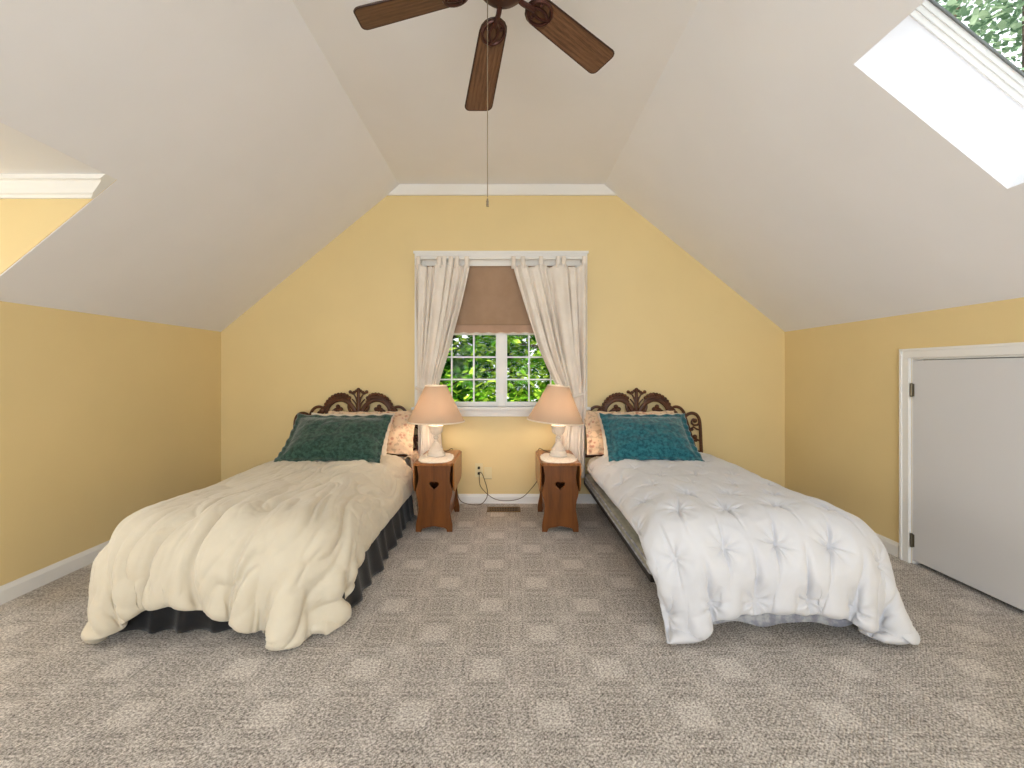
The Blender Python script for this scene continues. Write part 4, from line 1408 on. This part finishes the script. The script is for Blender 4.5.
def make_tree(name, loc, H, crown, rad, n, leaf, mat, label, seed, lean=0.0):
    g = np.random.default_rng(seed)
    root = tag(empty(name, loc), label, 'tree', 'trees outside the window')
    tr_ = MB()
    tr_.tube(smooth_path([(0, 0, 0), (0.05 + lean * 0.3, 0.03, H * 0.35), (lean * 0.7, 0.0, H * 0.7), (lean, 0.05, H)], 6), [0.16 - 0.12 * i / 18 for i in range(19)], 10)
    tips = []
    for k in range(14):
        z0 = H * (0.35 + 0.045 * k)
        a = k * 2.4 + seed
        l_ = rad * (0.55 + 0.4 * g.random())
        p0 = Vector((lean * z0 / H, 0, z0)); p1 = p0 + Vector((math.cos(a) * l_ * 0.5, math.sin(a) * l_ * 0.5, 0.25 * l_)); p2 = p0 + Vector((math.cos(a) * l_, math.sin(a) * l_, 0.30 * l_))
        tr_.tube(smooth_path([p0, p1, p2], 4), [0.05 - 0.04 * i / 8 for i in range(9)], 6)
        tips += [p1, p2, (p1 + p2) / 2]
    tr_.build('trunk', 'bark', root, True)
    # leaf clusters around the branch tips and through the crown
    cen = []
    for k in range(90):
        if k % 3 == 0:
            p = np.array(tips[g.integers(len(tips))]) + g.normal(size=3) * 0.3
        else:
            d = g.normal(size=3); d /= np.linalg.norm(d)
            p = np.array([lean, 0, crown]) + d * rad * np.array([1, 1, 1.25]) * (0.35 + 0.65 * g.random() ** 0.5)
        cen.append(p)
    cen = np.array(cen)
    ci = g.integers(0, len(cen), n)
    pos = cen[ci] + g.normal(size=(n, 3)) * np.array([0.42, 0.42, 0.26])
    ang = g.uniform(0, 2 * PI, n); droop = g.normal(0.15, 0.45, n); rollv = g.normal(0, 0.5, n)
    ln = leaf * g.uniform(0.6, 1.3, n)
    dirv = np.stack([np.cos(ang) * np.cos(droop), np.sin(ang) * np.cos(droop), -np.sin(droop)], -1)
    side = np.stack([-np.sin(ang), np.cos(ang), rollv], -1); side /= np.linalg.norm(side, axis=-1, keepdims=True)
    up = np.cross(dirv, side)
    l3 = ln[:, None]
    shape = [(0, 0, 0), (0.35, 0.34, 0.03), (0.7, 0.26, 0.02), (1.0, 0, -0.06), (0.7, -0.26, 0.02), (0.35, -0.34, 0.03)]
    V_ = np.stack([pos + l3 * (a * dirv + b * side + c * up) for a, b, c in shape], 1).reshape(-1, 3)
    Fc = (np.arange(n)[:, None] * 6 + np.arange(6)[None]).tolist()
    me = bpy.data.meshes.new('foliage'); me.from_pydata(V_.tolist(), [], Fc); me.update()
    f_ = link('foliage', me, mat, root)
    return root


make_tree('leafy_tree', (-1.3, 8.2, -3.0), 6.5, 4.2, 2.0, 9500, 0.13, 'leaf_green', 'bright green leafy tree seen through the left window unit', 1)
make_tree('leafy_tree', (1.2, 8.8, -3.0), 6.8, 4.4, 2.1, 8500, 0.13, 'leaf_green', 'bright green leafy tree seen through the right window unit', 2)
make_tree('leafy_tree', (-2.6, 11.0, -3.0), 8.0, 4.6, 2.6, 4800, 0.26, 'leaf_dark', 'dark green tree deeper in the garden on the left of the window', 3)
make_tree('leafy_tree', (0.1, 12.2, -3.0), 8.0, 4.4, 2.6, 4800, 0.26, 'leaf_dark', 'dark green tree deeper in the garden behind the middle of the window', 4)
make_tree('leafy_tree', (2.9, 12.0, -3.0), 8.0, 4.4, 2.6, 4000, 0.26, 'leaf_green', 'green tree deeper in the garden on the right of the window', 5)
make_tree('leafy_tree', (7.2, 6.2, -3.0), 12.5, 8.9, 2.6, 7000, 0.11, 'leaf_pale', 'tall pale green tree seen through the skylight', 6)
make_tree('leafy_tree', (9.6, 9.6, -3.0), 14.0, 10.2, 3.2, 7000, 0.13, 'leaf_pale', 'tall pale tree further off beyond the skylight', 7)

# ------------------------------------------------------------------ light
w = bpy.data.worlds.new('sky'); SC.world = w; w.use_nodes = True
nt = w.node_tree
bg = nt.nodes['Background']
tc = nt.nodes.new('ShaderNodeTexCoord'); sp = nt.nodes.new('ShaderNodeSeparateXYZ'); rp = nt.nodes.new('ShaderNodeValToRGB')
nt.links.new(tc.outputs['Generated'], sp.inputs[0]); nt.links.new(sp.outputs[2], rp.inputs[0])
rp.color_ramp.elements[0].color = (1.0, 1.0, 1.0, 1); rp.color_ramp.elements[1].color = (0.82, 0.91, 1.0, 1)
nt.links.new(rp.outputs[0], bg.inputs[0])
bg.inputs[1].default_value = 1.45


def area(name, loc, rot, sx_, sy_, power, col):
    l_ = bpy.data.lights.new(name, 'AREA'); l_.shape = 'RECTANGLE'; l_.size = sx_; l_.size_y = sy_; l_.energy = power; l_.color = col
    o_ = bpy.data.objects.new(name, l_); COL.objects.link(o_); o_.location = loc; o_.rotation_euler = rot
    o_['kind'] = 'helper'
    return o_


# area lamps added outside the unseen windows to brighten the room as daylight
area('fill_lamp_front', (0, YF - 0.16, 1.375), (PI / 2, 0, 0), 2.5, 1.25, 62, (0.84, 0.92, 1.0))
area('fill_lamp_dormer', (DX - 0.16, 1.4, 1.18), (0, -PI / 2, 0), 1.15, 0.84, 10, (0.90, 0.95, 1.0))
sun = bpy.data.lights.new('sun', 'SUN'); sun.energy = 8.0; sun.angle = 0.01; sun.color = (1.0, 0.97, 0.93)
so_ = bpy.data.objects.new('sun', sun); COL.objects.link(so_); so_.location = (-5, -8, 8); so_['kind'] = 'helper'
so_.rotation_euler = Vector((0.45, 0.76, -0.47)).to_track_quat('-Z', 'Y').to_euler()

# ------------------------------------------------------------------ camera
cam = bpy.data.cameras.new('camera'); co = bpy.data.objects.new('camera', cam); COL.objects.link(co)
co.location = (0, 0, CZ); co.rotation_euler = (PI / 2, 0, 0)
cam.sensor_fit = 'HORIZONTAL'; cam.sensor_width = 36.0; cam.lens = 36.0 * F / 1024
cam.shift_x = (512 - CX) / 1024.0
cam.shift_y = -(384 - CY) / 1024.0
cam.clip_start = 0.02; cam.clip_end = 200
SC.camera = co

vs = SC.view_settings
vs.view_transform = 'Standard'; vs.look = 'None'; vs.gamma = 1.0; vs.use_curve_mapping = False
vs.exposure = 0.76
try:
    SC.cycles.use_denoising = True
    SC.cycles.max_bounces = 12
    SC.cycles.diffuse_bounces = 8
    SC.cycles.transparent_max_bounces = 16
except Exception:
    pass
